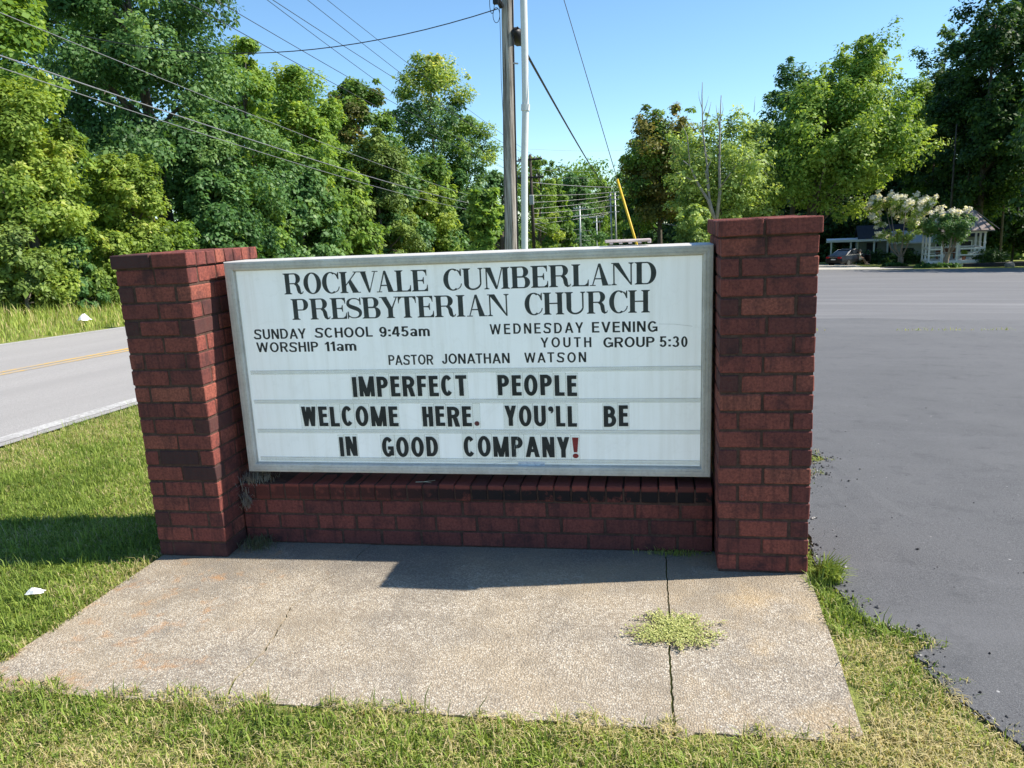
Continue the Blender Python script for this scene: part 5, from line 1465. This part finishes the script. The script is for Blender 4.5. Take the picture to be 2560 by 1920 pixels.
# woods outside the frame on the right that shade the far side of the car park
for k, (x, y, h) in enumerate([(30, 49.5, 14), (36, 51, 17), (37, 66, 21), (43, 58, 18), (38, 75, 23)]):
    px_ = 2700
    b = np.array([x, y, tz(x, y)]); 
    rng = np.random.default_rng(90 + k); n = 60
    u = rng.normal(size=(n, 3)); u /= np.linalg.norm(u, axis=1, keepdims=True)
    C_ = u * (.4 + .6 * rng.random(n)[:, None] ** .5) * np.array([5.2, 5.2, h * .4]) + np.array([0, 0, h * .58])
    r = empty('forest_tree', b); tag(r, 'dark forest tree beyond the right picture edge, %s' % ['shortest and nearest the car park', 'second nearest the car park', 'right of the gazebo lawn', 'farthest right', 'tallest and deepest'][k], 'tree', 'forest beyond the right edge')
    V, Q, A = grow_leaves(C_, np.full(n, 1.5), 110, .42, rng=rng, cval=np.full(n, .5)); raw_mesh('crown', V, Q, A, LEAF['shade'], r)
    t_ = MB(); t_.tube([(0, 0, -.2), (.1, 0, h * .5), (0, .1, h * .85)], [.34, .22, .06], 8); t_.build('trunk', M_BARK, r, smooth=True)

for k, (px, U, w_, h) in enumerate([(1960, 92, 5, 5.5), (2120, 90, 5, 6.5), (2250, 88, 5, 6), (2400, 84, 5, 6.5), (2530, 78, 5, 6), (1840, 96, 5, 5.5), (1700, 98, 5, 5)]):
    rng = np.random.default_rng(140 + k); b = foot(px, U); n = 50
    r = empty('understory_shrub', b); tag(r, 'dark undergrowth %s' % ['behind the left side of the maple', 'behind the carport', 'behind the taller flowering tree', 'behind the gazebo', 'right of the round bush', 'behind the half dead tree', 'behind the brown tinged tree'][k], 'shrub', 'undergrowth of the dark forest')
    C_ = np.stack([rng.uniform(-w_, w_, n), rng.uniform(-1.5, 1.5, n), h * rng.uniform(.08, .85, n)], -1)
    V, Q, A = grow_leaves(C_, np.full(n, 1.25), 150, .4, rng=rng, cval=rng.normal(.4, .15, n)); raw_mesh('foliage', V, Q, A, LEAF['shade'], r)
    t_ = MB(); t_.tube([(0, 0, -.2), (.2, 0, h * .6)], [.07, .02], 6); t_.build('stem', M_BARK, r)

# the rest of the wood, read as one mass far behind
def wood_mass(name, x0, x1, y0, y1, h, n, size, leaf, seed):
    rng = np.random.default_rng(seed); k = max(30, n // 160)
    x = rng.uniform(x0, x1, k); y = rng.uniform(y0, y1, k)
    hh = h * (.75 + .5 * vnoise(x, y, .12, seed))
    C_ = np.stack([x, y, terr(x, y) + hh * rng.random(k) ** .8], -1)
    V, Q, A = grow_leaves(C_, np.full(k, size * 5.0) * rng.uniform(.7, 1.3, k), n // k, size, rng=rng, cval=rng.normal(.45, .16, k), center=np.array([(x0 + x1) / 2, (y0 + y1) / 2, -10.0]))
    tag(raw_mesh(name, V, Q, A, LEAF[leaf]), kind='stuff')
wood_mass('background_wood', -24, -19, 4, 120, 7, 60000, .32, 'dark', 201)
wood_mass('distant_wood', -40, 130, 235, 262, 26, 100000, .9, 'mid', 202)
wood_mass('distant_wood', 4, 60, 112, 122, 11, 40000, .5, 'shade', 203)

# ================================================================== HOUSE, GAZEBO, CAR, PERSON
M_WHITE_P = plain('white_paint', (.84, .84, .84), .6, .3, var=.06)
M_SIDING = plain('pale_siding', (.24, .26, .24), .7, .25, var=.08, sc=3)
M_ROOFG = plain('grey_shingle', (.04, .042, .05), .9, .15, var=.3, sc=9)
M_DARKGL = Mat('dark_window', .25, (.012, .014, .017), .35).m
M_DWOOD = plain('dark_stained_wood', (.035, .034, .042), .8, .2, var=.3, sc=6)
m = Mat('metal_roof', .5, spec=.4); f = m.noise(2, 4); m.color(m.ramp(f, [(.35, (.27, .20, .17)), (.65, (.40, .33, .30))])); M_MROOF = m.m
hb = foot(2190, 76)
ang = math.atan2(-.20, 1.0)
house = empty('house', hb, (0, 0, ang)); tag(house, 'low shaded house with a white edged carport behind the flowering tree', 'house')
w = MB(); w.box(-1.6, 0, -.5, 9.0, 7, 2.4); w.build('wall', M_SIDING, house)
w = MB()
w.prism([(-.55, 2.35), (3.5, 3.55), (7.55, 2.35), (7.55, 2.45), (3.5, 3.7), (-.55, 2.45)], 0, -1.75, 9.2); w.build('roof', M_ROOFG, house)
cpz = MB(); cpz.box(-4.6, -1.5, 2.32, 1.4, 4.5, 2.42); cpz.box(-4.7, -1.62, 2.28, 1.45, -1.5, 2.5)
cpo = cpz.build('carport_roof', M_WHITE_P, house)
for x in (-4.3, -2.5, -1.85, -.4, .8):
    y = -1.4 if x < -1.9 or x > -1 else -.6
    w = MB(); w.box(x, y, -.4, x + .16, y + .12, 2.3); w.build('carport_post', M_WHITE_P, house)
for x, z0_, ww, hh in ((-.9, -.1, .95, 2.15),):
    w = MB(); w.box(x, -.05, z0_, x + ww, -.004, z0_ + hh); w.build('door', M_DWOOD, house)
for x in (.9, 2.4, 5.2, 7.2):
    w = MB(); w.box(x, -.035, .7, x + 1.1, -.004, 2.0); fr_ = w.build('window', M_WHITE_P, house)
    w = MB(); w.box(x + .07, -.05, .77, x + 1.03, -.04, 1.93); w.build('pane', M_DARKGL, fr_)
# shed wing roof glimpsed through the flowers
gb = foot(2292, 70)
g2 = empty('garden_shed', gb, (0, 0, ang)); tag(g2, 'shaded shed with a pale roof glimpsed between the two flowering trees', 'shed')
w = MB(); w.box(-2.0, 0, -.3, 1.4, 2.6, 2.0); w.build('wall', M_SIDING, g2)
w = MB(); w.prism([(-.35, 1.9), (1.3, 2.9), (2.95, 1.9), (2.95, 2.0), (1.3, 3.05), (-.35, 2.0)], 0, -2.2, 1.6); w.build('roof', plain('pale_roof', (.36, .39, .44), .6, .3), g2)
w = MB(); w.box(-1.2, -.04, .5, -.3, -.004, 1.5); w.build('window', M_DARKGL, g2)
# hedges
def hedge(name, px, U, wx, wy, h, label, leaf, n, seed, size=.16, group=None):
    rng = np.random.default_rng(seed); b = foot(px, U, 655)
    r = empty(name, b); tag(r, label, 'shrub', group)
    k = 40; C_ = np.stack([rng.uniform(-wx, wx, k), rng.uniform(-wy, wy, k), h * rng.uniform(.15, .8, k)], -1)
    e = 1 - (C_[:, 0] / wx) ** 2 * .35; C_[:, 2] *= e
    V, Q, A = grow_leaves(C_, np.full(k, min(.35 * h, .5)) * rng.uniform(.8, 1.2, k), n // k, size, rng=rng, cval=rng.normal(.45, .12, k)); raw_mesh('foliage', V, Q, A, LEAF[leaf], r)
    t_ = MB()
    for i in range(5): t_.tube([(C_[i, 0] * .5, C_[i, 1] * .5, -.05), tuple(C_[i])], [.03, .008], 5)
    t_.build('stem', M_BARK, r); return r
hedge('hedge', 2185, 72.5, 1.8, .6, 1.5, 'dark hedge against the house wall right of the parked car', 'shade', 4000, 101)
hedge('hedge', 2262, 70, 1.9, .6, 1.5, 'dark hedge below the shed between the flowering trees', 'shade', 4000, 102)
hedge('round_bush', 2477, 57.5, .85, .8, 1.55, 'round dark bush at the right end of the gazebo', 'shade', 5000, 103, .11)
hedge('grass_bed', 2345, 54.6, 1.6, .35, .34, 'low green planting bed in front of the gazebo steps', 'dark', 3500, 104, .14)
hedge('grass_bed', 2235, 60.5, .95, .3, .28, 'low green planting at the foot of the taller flowering tree', 'dark', 2000, 105, .14)
# crape myrtles
M_FLOWER = leaf_mat('white_flower', [(0, (.55, .56, .50)), (1, (.82, .82, .78))], .35)
def crape(px, U, H, R, label, seed, z0, nfl, leaf):
    rng = np.random.default_rng(seed); b = foot(px, U, 662)
    r = empty('crape_myrtle', b); tag(r, label, 'flowering tree', 'white flowering trees by the gazebo')
    k = 55; a = rng.uniform(0, 2 * np.pi, k); q = rng.random(k) ** .7
    z = z0 + (H - z0) * q; rr_ = R * (.5 + .5 * q) * rng.uniform(.35, 1.0, k) * np.sqrt(np.clip(1.15 - q ** 3, .1, 1))
    C_ = np.stack([rr_ * np.cos(a), rr_ * np.sin(a), z], -1); Rc = rng.uniform(.3, .55, k)
    V, Q, A = grow_leaves(C_, Rc, 210, .13, rng=rng, cval=rng.normal(.5, .12, k), center=np.array([0, 0, H * .3])); raw_mesh('crown', V, Q, A, LEAF[leaf], r)
    top = C_[np.argsort(-(C_[:, 2] + rng.normal(0, .4, k)))][:nfl] ; n = len(top)
    d = top - np.array([0, 0, H * .35]); d /= np.linalg.norm(d, axis=1, keepdims=True)
    F_ = np.concatenate([top + d * .42, top + d * .3 + rng.normal(0, .25, (n, 3)), top + rng.normal(0, .4, (n, 3))])
    V, Q, A = grow_leaves(np.concatenate([F_, F_ + .12]), np.full(2 * len(F_), .19), 26, .13, wr=.9, rng=rng, cval=np.full(2 * len(F_), .5)); raw_mesh('blossom', V, Q, A, M_FLOWER, r)
    t_ = MB()
    for i in range(7):
        c_ = C_[rng.integers(0, k)]; m_ = Vector((c_[0] * .35, c_[1] * .35, z0 * .75)); s_ = Vector((rng.normal(0, .08), rng.normal(0, .08), -.05))
        t_.tube([s_, Vector((s_.x * 1.3, s_.y * 1.3, z0 * .35)), m_, Vector(c_)], [.085, .07, .05, .015], 7)
    t_.build('trunk', plain('smooth_bark', (.30, .235, .19), .8, .2, var=.3, sc=6), r, smooth=True)
crape(2250, 61, 5.7, 3.6, 'taller white flowering crape myrtle with a fan of bare stems', 111, 1.9, 42, 'pale')
crape(2365, 55.2, 3.8, 2.15, 'lower shaded crape myrtle with sparse blossom in front of the gazebo', 112, 1.8, 5, 'dark')
# gazebo
gz = foot(2380, 59.5)
gzb = empty('gazebo', gz, (0, 0, rad(-9))); tag(gzb, 'white open gazebo with a tan roof, railings and lattice skirt', 'gazebo')
DX, DY, DZ = 1.95, 1.5, .55
w = MB(); w.box(-DX, -DY, DZ - .22, DX, DY, DZ, bev=.02); w.build('deck', M_WHITE_P, gzb)
posts = [(-DX + .08, -DY + .08), (-DX + .95, -DY + .08), (.05, -DY + .08), (DX - .1, -DY + .08), (-DX + .08, DY - .08), (-.3, DY - .08), (.75, DY - .08), (DX - .1, DY - .08), (-DX + .08, 0), (DX - .1, 0)]
for x, y in posts:
    w = MB(); w.box(x - .065, y - .065, DZ, x + .065, y + .065, DZ + 2.25); w.box(x - .09, y - .09, DZ + 1.25, x + .09, y + .09, DZ + 1.33); w.build('post', M_WHITE_P, gzb)
def railrun(x0, y0, x1, y1):
    w = MB()
    for z, h in ((DZ + .82, .07), (DZ + .36, .05)):
        p, q = Vector((x0, y0, z)), Vector((x1, y1, z)); d_ = (q - p).normalized(); nrm = Vector((-d_.y, d_.x, 0)) * .05
        V = [p + nrm, p - nrm, q - nrm, q + nrm]; V += [v + Vector((0, 0, h * 1.8)) for v in V]
        w.add(V, [(0, 1, 2, 3), (4, 5, 6, 7), (0, 1, 5, 4), (1, 2, 6, 5), (2, 3, 7, 6), (3, 0, 4, 7)])
    w.build('railing', M_WHITE_P, gzb)
railrun(-DX + .08, -DY + .08, -DX + .95, -DY + .08); railrun(.05, -DY + .08, DX - .1, -DY + .08); railrun(DX - .1, -DY + .08, DX - .1, DY - .08); railrun(-DX + .08, DY - .08, DX - .1, DY - .08); railrun(-DX + .08, -DY + .08, -DX + .08, DY - .08)
w = MB(); w.tube([(DX - .1, -DY + .08, DZ + .8), (DX - 1.1, -DY + .08, DZ + .38)], .03, 5); w.build('brace', M_WHITE_P, gzb)
w = MB(); ez = DZ + 2.25; rz_ = ez + 1.45; ov_ = .4
V = [(-DX - ov_, -DY - ov_, ez), (DX + ov_, -DY - ov_, ez), (DX + ov_, DY + ov_, ez), (-DX - ov_, DY + ov_, ez), (-1.1, 0, rz_), (1.3, 0, rz_)]
V2 = [(x, y, z - .10) for x, y, z in V]
w.add(V + V2, [(0, 1, 5, 4), (1, 2, 5), (2, 3, 4, 5), (3, 0, 4), (6, 10, 11, 7), (7, 11, 8), (8, 11, 10, 9), (9, 10, 6), (0, 6, 7, 1), (1, 7, 8, 2), (2, 8, 9, 3), (3, 9, 6, 0)])
ro_ = w.build('roof', M_MROOF, gzb)
w = MB()
for i in range(9):
    x = -DX - .2 + i * .6; w.tube([(x, -DY - ov_ - .01, ez + .02), (max(-1.1, min(1.3, x * .55 + .1)), -.02, rz_ + .02)], .022, 4)
w.build('roof_seam', M_MROOF, ro_)
w = MB(); w.box(-DX, -DY, ez - .22, DX, -DY + .12, ez - .06); w.build('beam', M_WHITE_P, gzb)
w = MB(); w.box(-DX, DY - .12, ez - .22, DX, DY, ez - .06); w.build('beam', M_WHITE_P, gzb)
lt = MB()
n = 26
for i in range(n):
    x0 = -DX + .2 + (2 * DX - .3) * i / n
    for sg in (-1, 1):
        p = Vector((x0, -DY + .02, .0)); q = Vector((x0 + sg * .30, -DY + .02, .32))
        q.x = min(max(q.x, -DX), DX); lt.tube([p, q], .016, 4)
lt.build('lattice_skirt', M_WHITE_P, gzb)
for k in range(3):
    w = MB(); d_ = .36 * k; w.box(-DX - .15 - .36 * k, -DY - .3 - d_, .36 - .18 * k - .16, -DX + 1.75, -DY - .02, .36 - .18 * k); w.build('step', M_DWOOD, gzb)
w = MB(); w.prism([(-DY - .3, .3), (-DY - .02, .3), (-DY - .02, 1.15), (-DY - .1, 1.15)], 0, -DX + .98, -DX + 1.04); w.build('stair_cheek', M_WHITE_P, gzb)
# things on the gazebo deck
def deck_point(x, y): return gzb.matrix_basis @ Vector((x, y, DZ))
bpy.context.view_layer.update()
M_BENCH = plain('brown_bench_wood', (.20, .09, .055), .8, .2, var=.3)
p = deck_point(-.35, .6); bn = empty('bench', p, (0, 0, rad(-9))); tag(bn, 'brown wooden bench inside the white gazebo', 'bench')
w = MB(); w.box(-.7, -.2, .40, .7, .2, .45); w.build('seat', M_BENCH, bn)
w = MB(); w.box(-.7, .17, .5, .7, .21, .82); w.build('backrest', M_BENCH, bn)
for x in (-.62, .56):
    w = MB(); w.box(x, -.18, 0, x + .06, .2, .4); w.build('leg', M_BENCH, bn)
p = deck_point(.6, -1.1); pl = empty('potted_plant', p); tag(pl, 'small potted plant behind the gazebo railing', 'plant')
w = MB(); w.tube([(0, 0, 0), (0, 0, .28)], [.11, .16], 10); w.build('pot', plain('clay_pot', (.30, .13, .08), .9), pl)
rng = np.random.default_rng(5); V, Q, A = grow_leaves(np.array([[0, 0, .5], [.1, 0, .6], [-.1, 0, .62]]), np.full(3, .2), 120, .10, rng=rng, cval=np.full(3, .5)); raw_mesh('foliage', V, Q, A, LEAF['lime'], pl)
# edging timber and stone
a = foot(2408, 56.3, 668); b = foot(2600, 55.0, 666)
w = MB(); dd = Vector(b) - Vector(a); L_ = dd.length; w.box(0, -.09, -.05, L_, .09, .26, bev=.02)
o = w.build('edging_timber', M_DWOOD, None, loc=a); o.rotation_euler = (0, 0, math.atan2(dd.y, dd.x)); tag(o, 'long dark edging timber along the lawn right of the gazebo', 'timber edging')
q = foot(2523, 54.6, 670); w = MB(); random.seed(3); w.ball((0, 0, .12), (.34, .26, .26), 10, 7, jit=.12); o = w.build('stone', plain('grey_stone', (.20, .19, .18), .95, .1, var=.3), None, smooth=True, loc=q); tag(o, 'grey landscaping stone against the edging timber', 'stone')
bed = poly_sheet('mulch_bed', [tuple(foot(2200, 57.2, 660)[:2]), tuple(foot(2300, 55.3, 660)[:2]), tuple(foot(2310, 57.5, 660)[:2]), tuple(foot(2225, 59.5, 660)[:2])], .03, .06, M_DWOOD, 1); tag(bed, kind='structure')
# ---------------- parked car
m = Mat('black_car_paint', .35, (.006, .006, .009), .35); M_PAINT = m.m
M_TYRE = plain('tyre_rubber', (.012, .012, .012), .9, .2); M_RIM = plain('alloy_rim', (.10, .10, .105), .4, .4, metal=.5); M_CHROME = plain('chrome_trim', (.75, .75, .76), .2, .5, metal=.8); M_TAIL = plain('red_tail_lamp', (.34, .012, .02), .25, .5); M_PLATE = plain('number_plate', (.62, .62, .64), .5, .3)
cb = foot(2122, 69.5, 660)
view = math.atan2(ray(2122, 660)[1], ray(2122, 660)[0])
car = empty('parked_car', cb, (0, 0, view - rad(33))); tag(car, 'black sedan parked by the carport with a front door open', 'car')
def loft(mb, secs, m=0):
    """secs: list of (x, [(y, z) ...]) rings with the same point count"""
    n = len(secs[0][1]); V = []; F = []
    for x, ring in secs: V += [(x, y, z) for y, z in ring]
    for i in range(len(secs) - 1):
        for k in range(n): F.append((i * n + k, i * n + (k + 1) % n, (i + 1) * n + (k + 1) % n, (i + 1) * n + k))
    F.append(tuple(range(n))); F.append(tuple(range((len(secs) - 1) * n, len(secs) * n))[::-1])
    mb.add(V, F, m=m)
def ring(w_, zb, zt, ws):      # half width, bottom, belt height, shoulder width
    return [(-w_ * .86, zb), (w_ * .86, zb), (w_, zb + .16), (w_, (zb + zt) / 2), (ws, zt), (-ws, zt), (-w_, (zb + zt) / 2), (-w_, zb + .16)]
w = MB(); loft(w, [(-2.38, ring(.74, .36, .72, .66)), (-2.30, ring(.84, .26, .93, .74)), (-1.75, ring(.90, .20, .99, .80)), (-.9, ring(.91, .19, .98, .82)), (.6, ring(.91, .19, .96, .82)), (1.35, ring(.90, .20, .92, .78)), (2.1, ring(.84, .22, .78, .70)), (2.40, ring(.70, .30, .64, .58))])
w.build('body', M_PAINT, car, smooth=False)
w = MB(); cabr = lambda w0, zb, zt, w1: [(-w0, zb), (w0, zb), (w1, zt), (-w1, zt)]
loft(w, [(-1.75, cabr(.78, .95, 1.0, .74)), (-.75, cabr(.80, .95, 1.42, .60)), (0.0, cabr(.80, .95, 1.46, .61)), (.45, cabr(.80, .94, 1.40, .60)), (1.25, cabr(.78, .90, .95, .74))])
w.build('windows', M_DARKGL, car)
w = MB(); loft(w, [(-.85, cabr(.60, 1.40, 1.42, .58)), (-.3, cabr(.63, 1.435, 1.475, .58)), (.15, cabr(.63, 1.44, 1.475, .58)), (.5, cabr(.61, 1.395, 1.41, .58))])
w.build('roof', M_PAINT, car)
for sg in (-1, 1):
    w = MB(); w.tube([(-1.55, sg * .80, 1.0), (-.8, sg * .64, 1.40), (0, sg * .64, 1.465)], .022, 5); w.tube([(-1.5, sg * .83, .99), (.95, sg * .83, .965)], .018, 5); w.build('window_trim', M_CHROME, car)
    w = MB(); w.box(-2.40, sg * .40 - (.0 if sg > 0 else .36), .74, -2.22, sg * .40 + (.36 if sg > 0 else 0), .88, bev=.03); w.build('tail_lamp', M_TAIL, car)
    w = MB(); w.box(2.1, sg * .45 - (.0 if sg > 0 else .25), .56, 2.36, sg * .45 + (.25 if sg > 0 else 0), .68, bev=.03); w.build('headlamp', M_CHROME, car)
    for x in (-1.42, 1.38):
        wh = empty('wheel', (x, sg * .80, .325)); wh.parent = car
        w = MB(); w.tube([(0, -.11, 0), (0, .11, 0)], .325, 20); w.build('tyre', M_TYRE, wh)
        w = MB(); w.tube([(0, sg * .105, 0), (0, sg * .118, 0)], .21, 14)
        for k in range(5): a_ = k * 1.2566; w.box(-.02 + .1 * math.cos(a_), min(sg * .118, sg * .125), -.02 + .1 * math.sin(a_), .02 + .1 * math.cos(a_), max(sg * .118, sg * .125), .02 + .1 * math.sin(a_))
        w.build('rim', M_RIM, wh)
w = MB(); w.box(-2.42, -.22, .60, -2.385, .22, .71); w.build('number_plate', M_PLATE, car)
w = MB(); w.box(-2.41, -.36, .845, -2.30, .36, .865); w.build('boot_trim', M_CHROME, car)
dr = empty('door', (.95, -.90, 0)); dr.parent = car; dr.rotation_euler = (0, 0, rad(62))
w = MB(); w.box(-1.02, -.05, .28, 0, .02, .93, bev=.03); w.build('door_panel', M_PAINT, dr)
w = MB(); w.tube([(-.98, 0, .93), (-.85, .02, 1.36), (-.45, .02, 1.37), (-.02, 0, .95)], .025, 5); w.build('window_frame', M_PAINT, dr)
# ---------------- person sitting sideways in the open front door
bpy.context.view_layer.update()
pb_ = car.matrix_basis @ Vector((.28, -.78, 0))
per = empty('person', (pb_.x, pb_.y, tz(pb_.x, pb_.y)), (0, 0, view - rad(33) - rad(90)))     # local +x = the way the person faces, out of the car
per.rotation_euler = (0, 0, view - rad(78))
tag(per, 'person in a white top sitting in the open car door with legs out', 'person')
def skin_obj(name, verts, edges, radii, mat, parent, root=0, sub=1):
    bm = bmesh.new(); lay = bm.verts.layers.skin.verify()
    vv = [bm.verts.new(v) for v in verts]
    for i, v in enumerate(vv):
        v[lay].radius = (radii[i], radii[i]); v[lay].use_root = (i == root)
    for a_, b_ in edges: bm.edges.new((vv[a_], vv[b_]))
    me = bpy.data.meshes.new(name); bm.to_mesh(me); bm.free(); me.materials.append(mat)
    o = bpy.data.objects.new(name, me); COL.objects.link(o); o.parent = parent
    o.modifiers.new('Skin', 'SKIN'); sb_ = o.modifiers.new('Sub', 'SUBSURF'); sb_.levels = sb_.render_levels = sub
    for p_ in me.polygons: p_.use_smooth = True
    return o
M_SKIN = plain('skin', (.52, .33, .25), .55, .3, var=.05); M_HAIR = plain('grey_hair', (.22, .20, .19), .8, .2); M_SHIRT = plain('white_shirt', (.74, .74, .72), .8, .1); M_SHORT = plain('grey_shorts', (.40, .40, .38), .85, .1); M_SHOE = plain('shoe', (.34, .32, .30), .7, .2)
BV = [(-.02, 0, .56), (.0, 0, .72), (.03, 0, .92), (.05, 0, 1.04), (.08, 0, 1.11), (.10, 0, 1.20), (.115, 0, 1.30),
      (.03, -.10, .55), (.40, -.12, .56), (.58, -.12, .30), (.72, -.12, .09), (.92, -.13, .05),
      (.03, .10, .55), (.38, .13, .54), (.50, .14, .30), (.60, .14, .09), (.80, .15, .05),
      (.05, -.17, 1.00), (.10, -.21, .78), (.30, -.16, .66), (.37, -.14, .64),
      (.05, .17, 1.00), (.10, .21, .78), (.30, .16, .66), (.37, .14, .64)]
BE = [(0, 1), (1, 2), (2, 3), (3, 4), (4, 5), (5, 6), (0, 7), (7, 8), (8, 9), (9, 10), (10, 11), (0, 12), (12, 13), (13, 14), (14, 15), (15, 16), (3, 17), (17, 18), (18, 19), (19, 20), (3, 21), (21, 22), (22, 23), (23, 24)]
BR = [.15, .135, .15, .11, .055, .085, .07, .10, .062, .052, .036, .03, .10, .062, .052, .036, .03, .055, .042, .032, .03, .055, .042, .032, .03]
body = skin_obj('body', BV, BE, BR, M_SKIN, per)
for sg in (-1, 1):
    V = []; E_ = []; Rr = []
    for k in range(4):
        y0_ = sg * .14 + (k - 1.5) * .02; l = (.062, .075, .07, .055)[k]; i = len(V)
        V += [(.40, y0_, .645), (.40 + l * .6, y0_, .638), (.40 + l, y0_, .612)]; E_ += [(i, i + 1), (i + 1, i + 2)]; Rr += [.010, .009, .007]
    i = len(V); V += [(.37, sg * .14 - sg * .03, .65), (.40, sg * .14 - sg * .055, .655), (.425, sg * .14 - sg * .06, .645)]; E_ += [(i, i + 1), (i + 1, i + 2)]; Rr += [.012, .010, .008]
    for k in range(5):
        sub_v = V[k * 3:k * 3 + 3]
    fm = MB()
    for k in range(5): fm.tube(V[k * 3:k * 3 + 3], Rr[k * 3:k * 3 + 3], 6)
    fm.build('hand', M_SKIN, per, smooth=True)
hd = MB(); hd.tube([(.165, 0, 1.255), (.205, 0, 1.235), (.175, 0, 1.225)], [.008, .014, .008], 6)
for sg in (-1, 1): hd.ball((.10, sg * .086, 1.245), (.018, .01, .03), 6, 5)
hd.build('face', M_SKIN, per, smooth=True)
ey = MB()
for sg in (-1, 1): ey.ball((.178, sg * .032, 1.27), .010, 6, 5)
ey.box(.172, -.022, 1.195, .186, .022, 1.201); ey.build('eyes_and_mouth', plain('dark_feature', (.05, .025, .022), .5), per)
hr = MB(); hr.ball((.085, 0, 1.29), (.105, .10, .10), 12, 8, jit=.05); hr.ball((.045, 0, 1.23), (.075, .085, .10), 10, 7, jit=.06); hr.build('hair', M_HAIR, per, smooth=True)
skin_obj('shirt', [(-.02, 0, .58), (.0, 0, .74), (.03, 0, .93), (.05, 0, 1.03), (.05, -.17, 1.0), (.09, -.205, .86), (.05, .17, 1.0), (.09, .205, .86)], [(0, 1), (1, 2), (2, 3), (3, 4), (4, 5), (3, 6), (6, 7)], [.165, .152, .165, .118, .07, .06, .07, .06], M_SHIRT, per)
skin_obj('shorts', [(-.02, 0, .55), (.03, -.10, .55), (.30, -.12, .56), (.03, .10, .55), (.29, .13, .545)], [(0, 1), (1, 2), (0, 3), (3, 4)], [.155, .115, .085, .115, .085], M_SHORT, per)
for sg, x in ((-1, .80), (1, .68)):
    w = MB(); w.ball((x + .04, sg * .13, .045), (.14, .05, .045), 10, 6); w.build('shoe', M_SHOE, per, smooth=True)
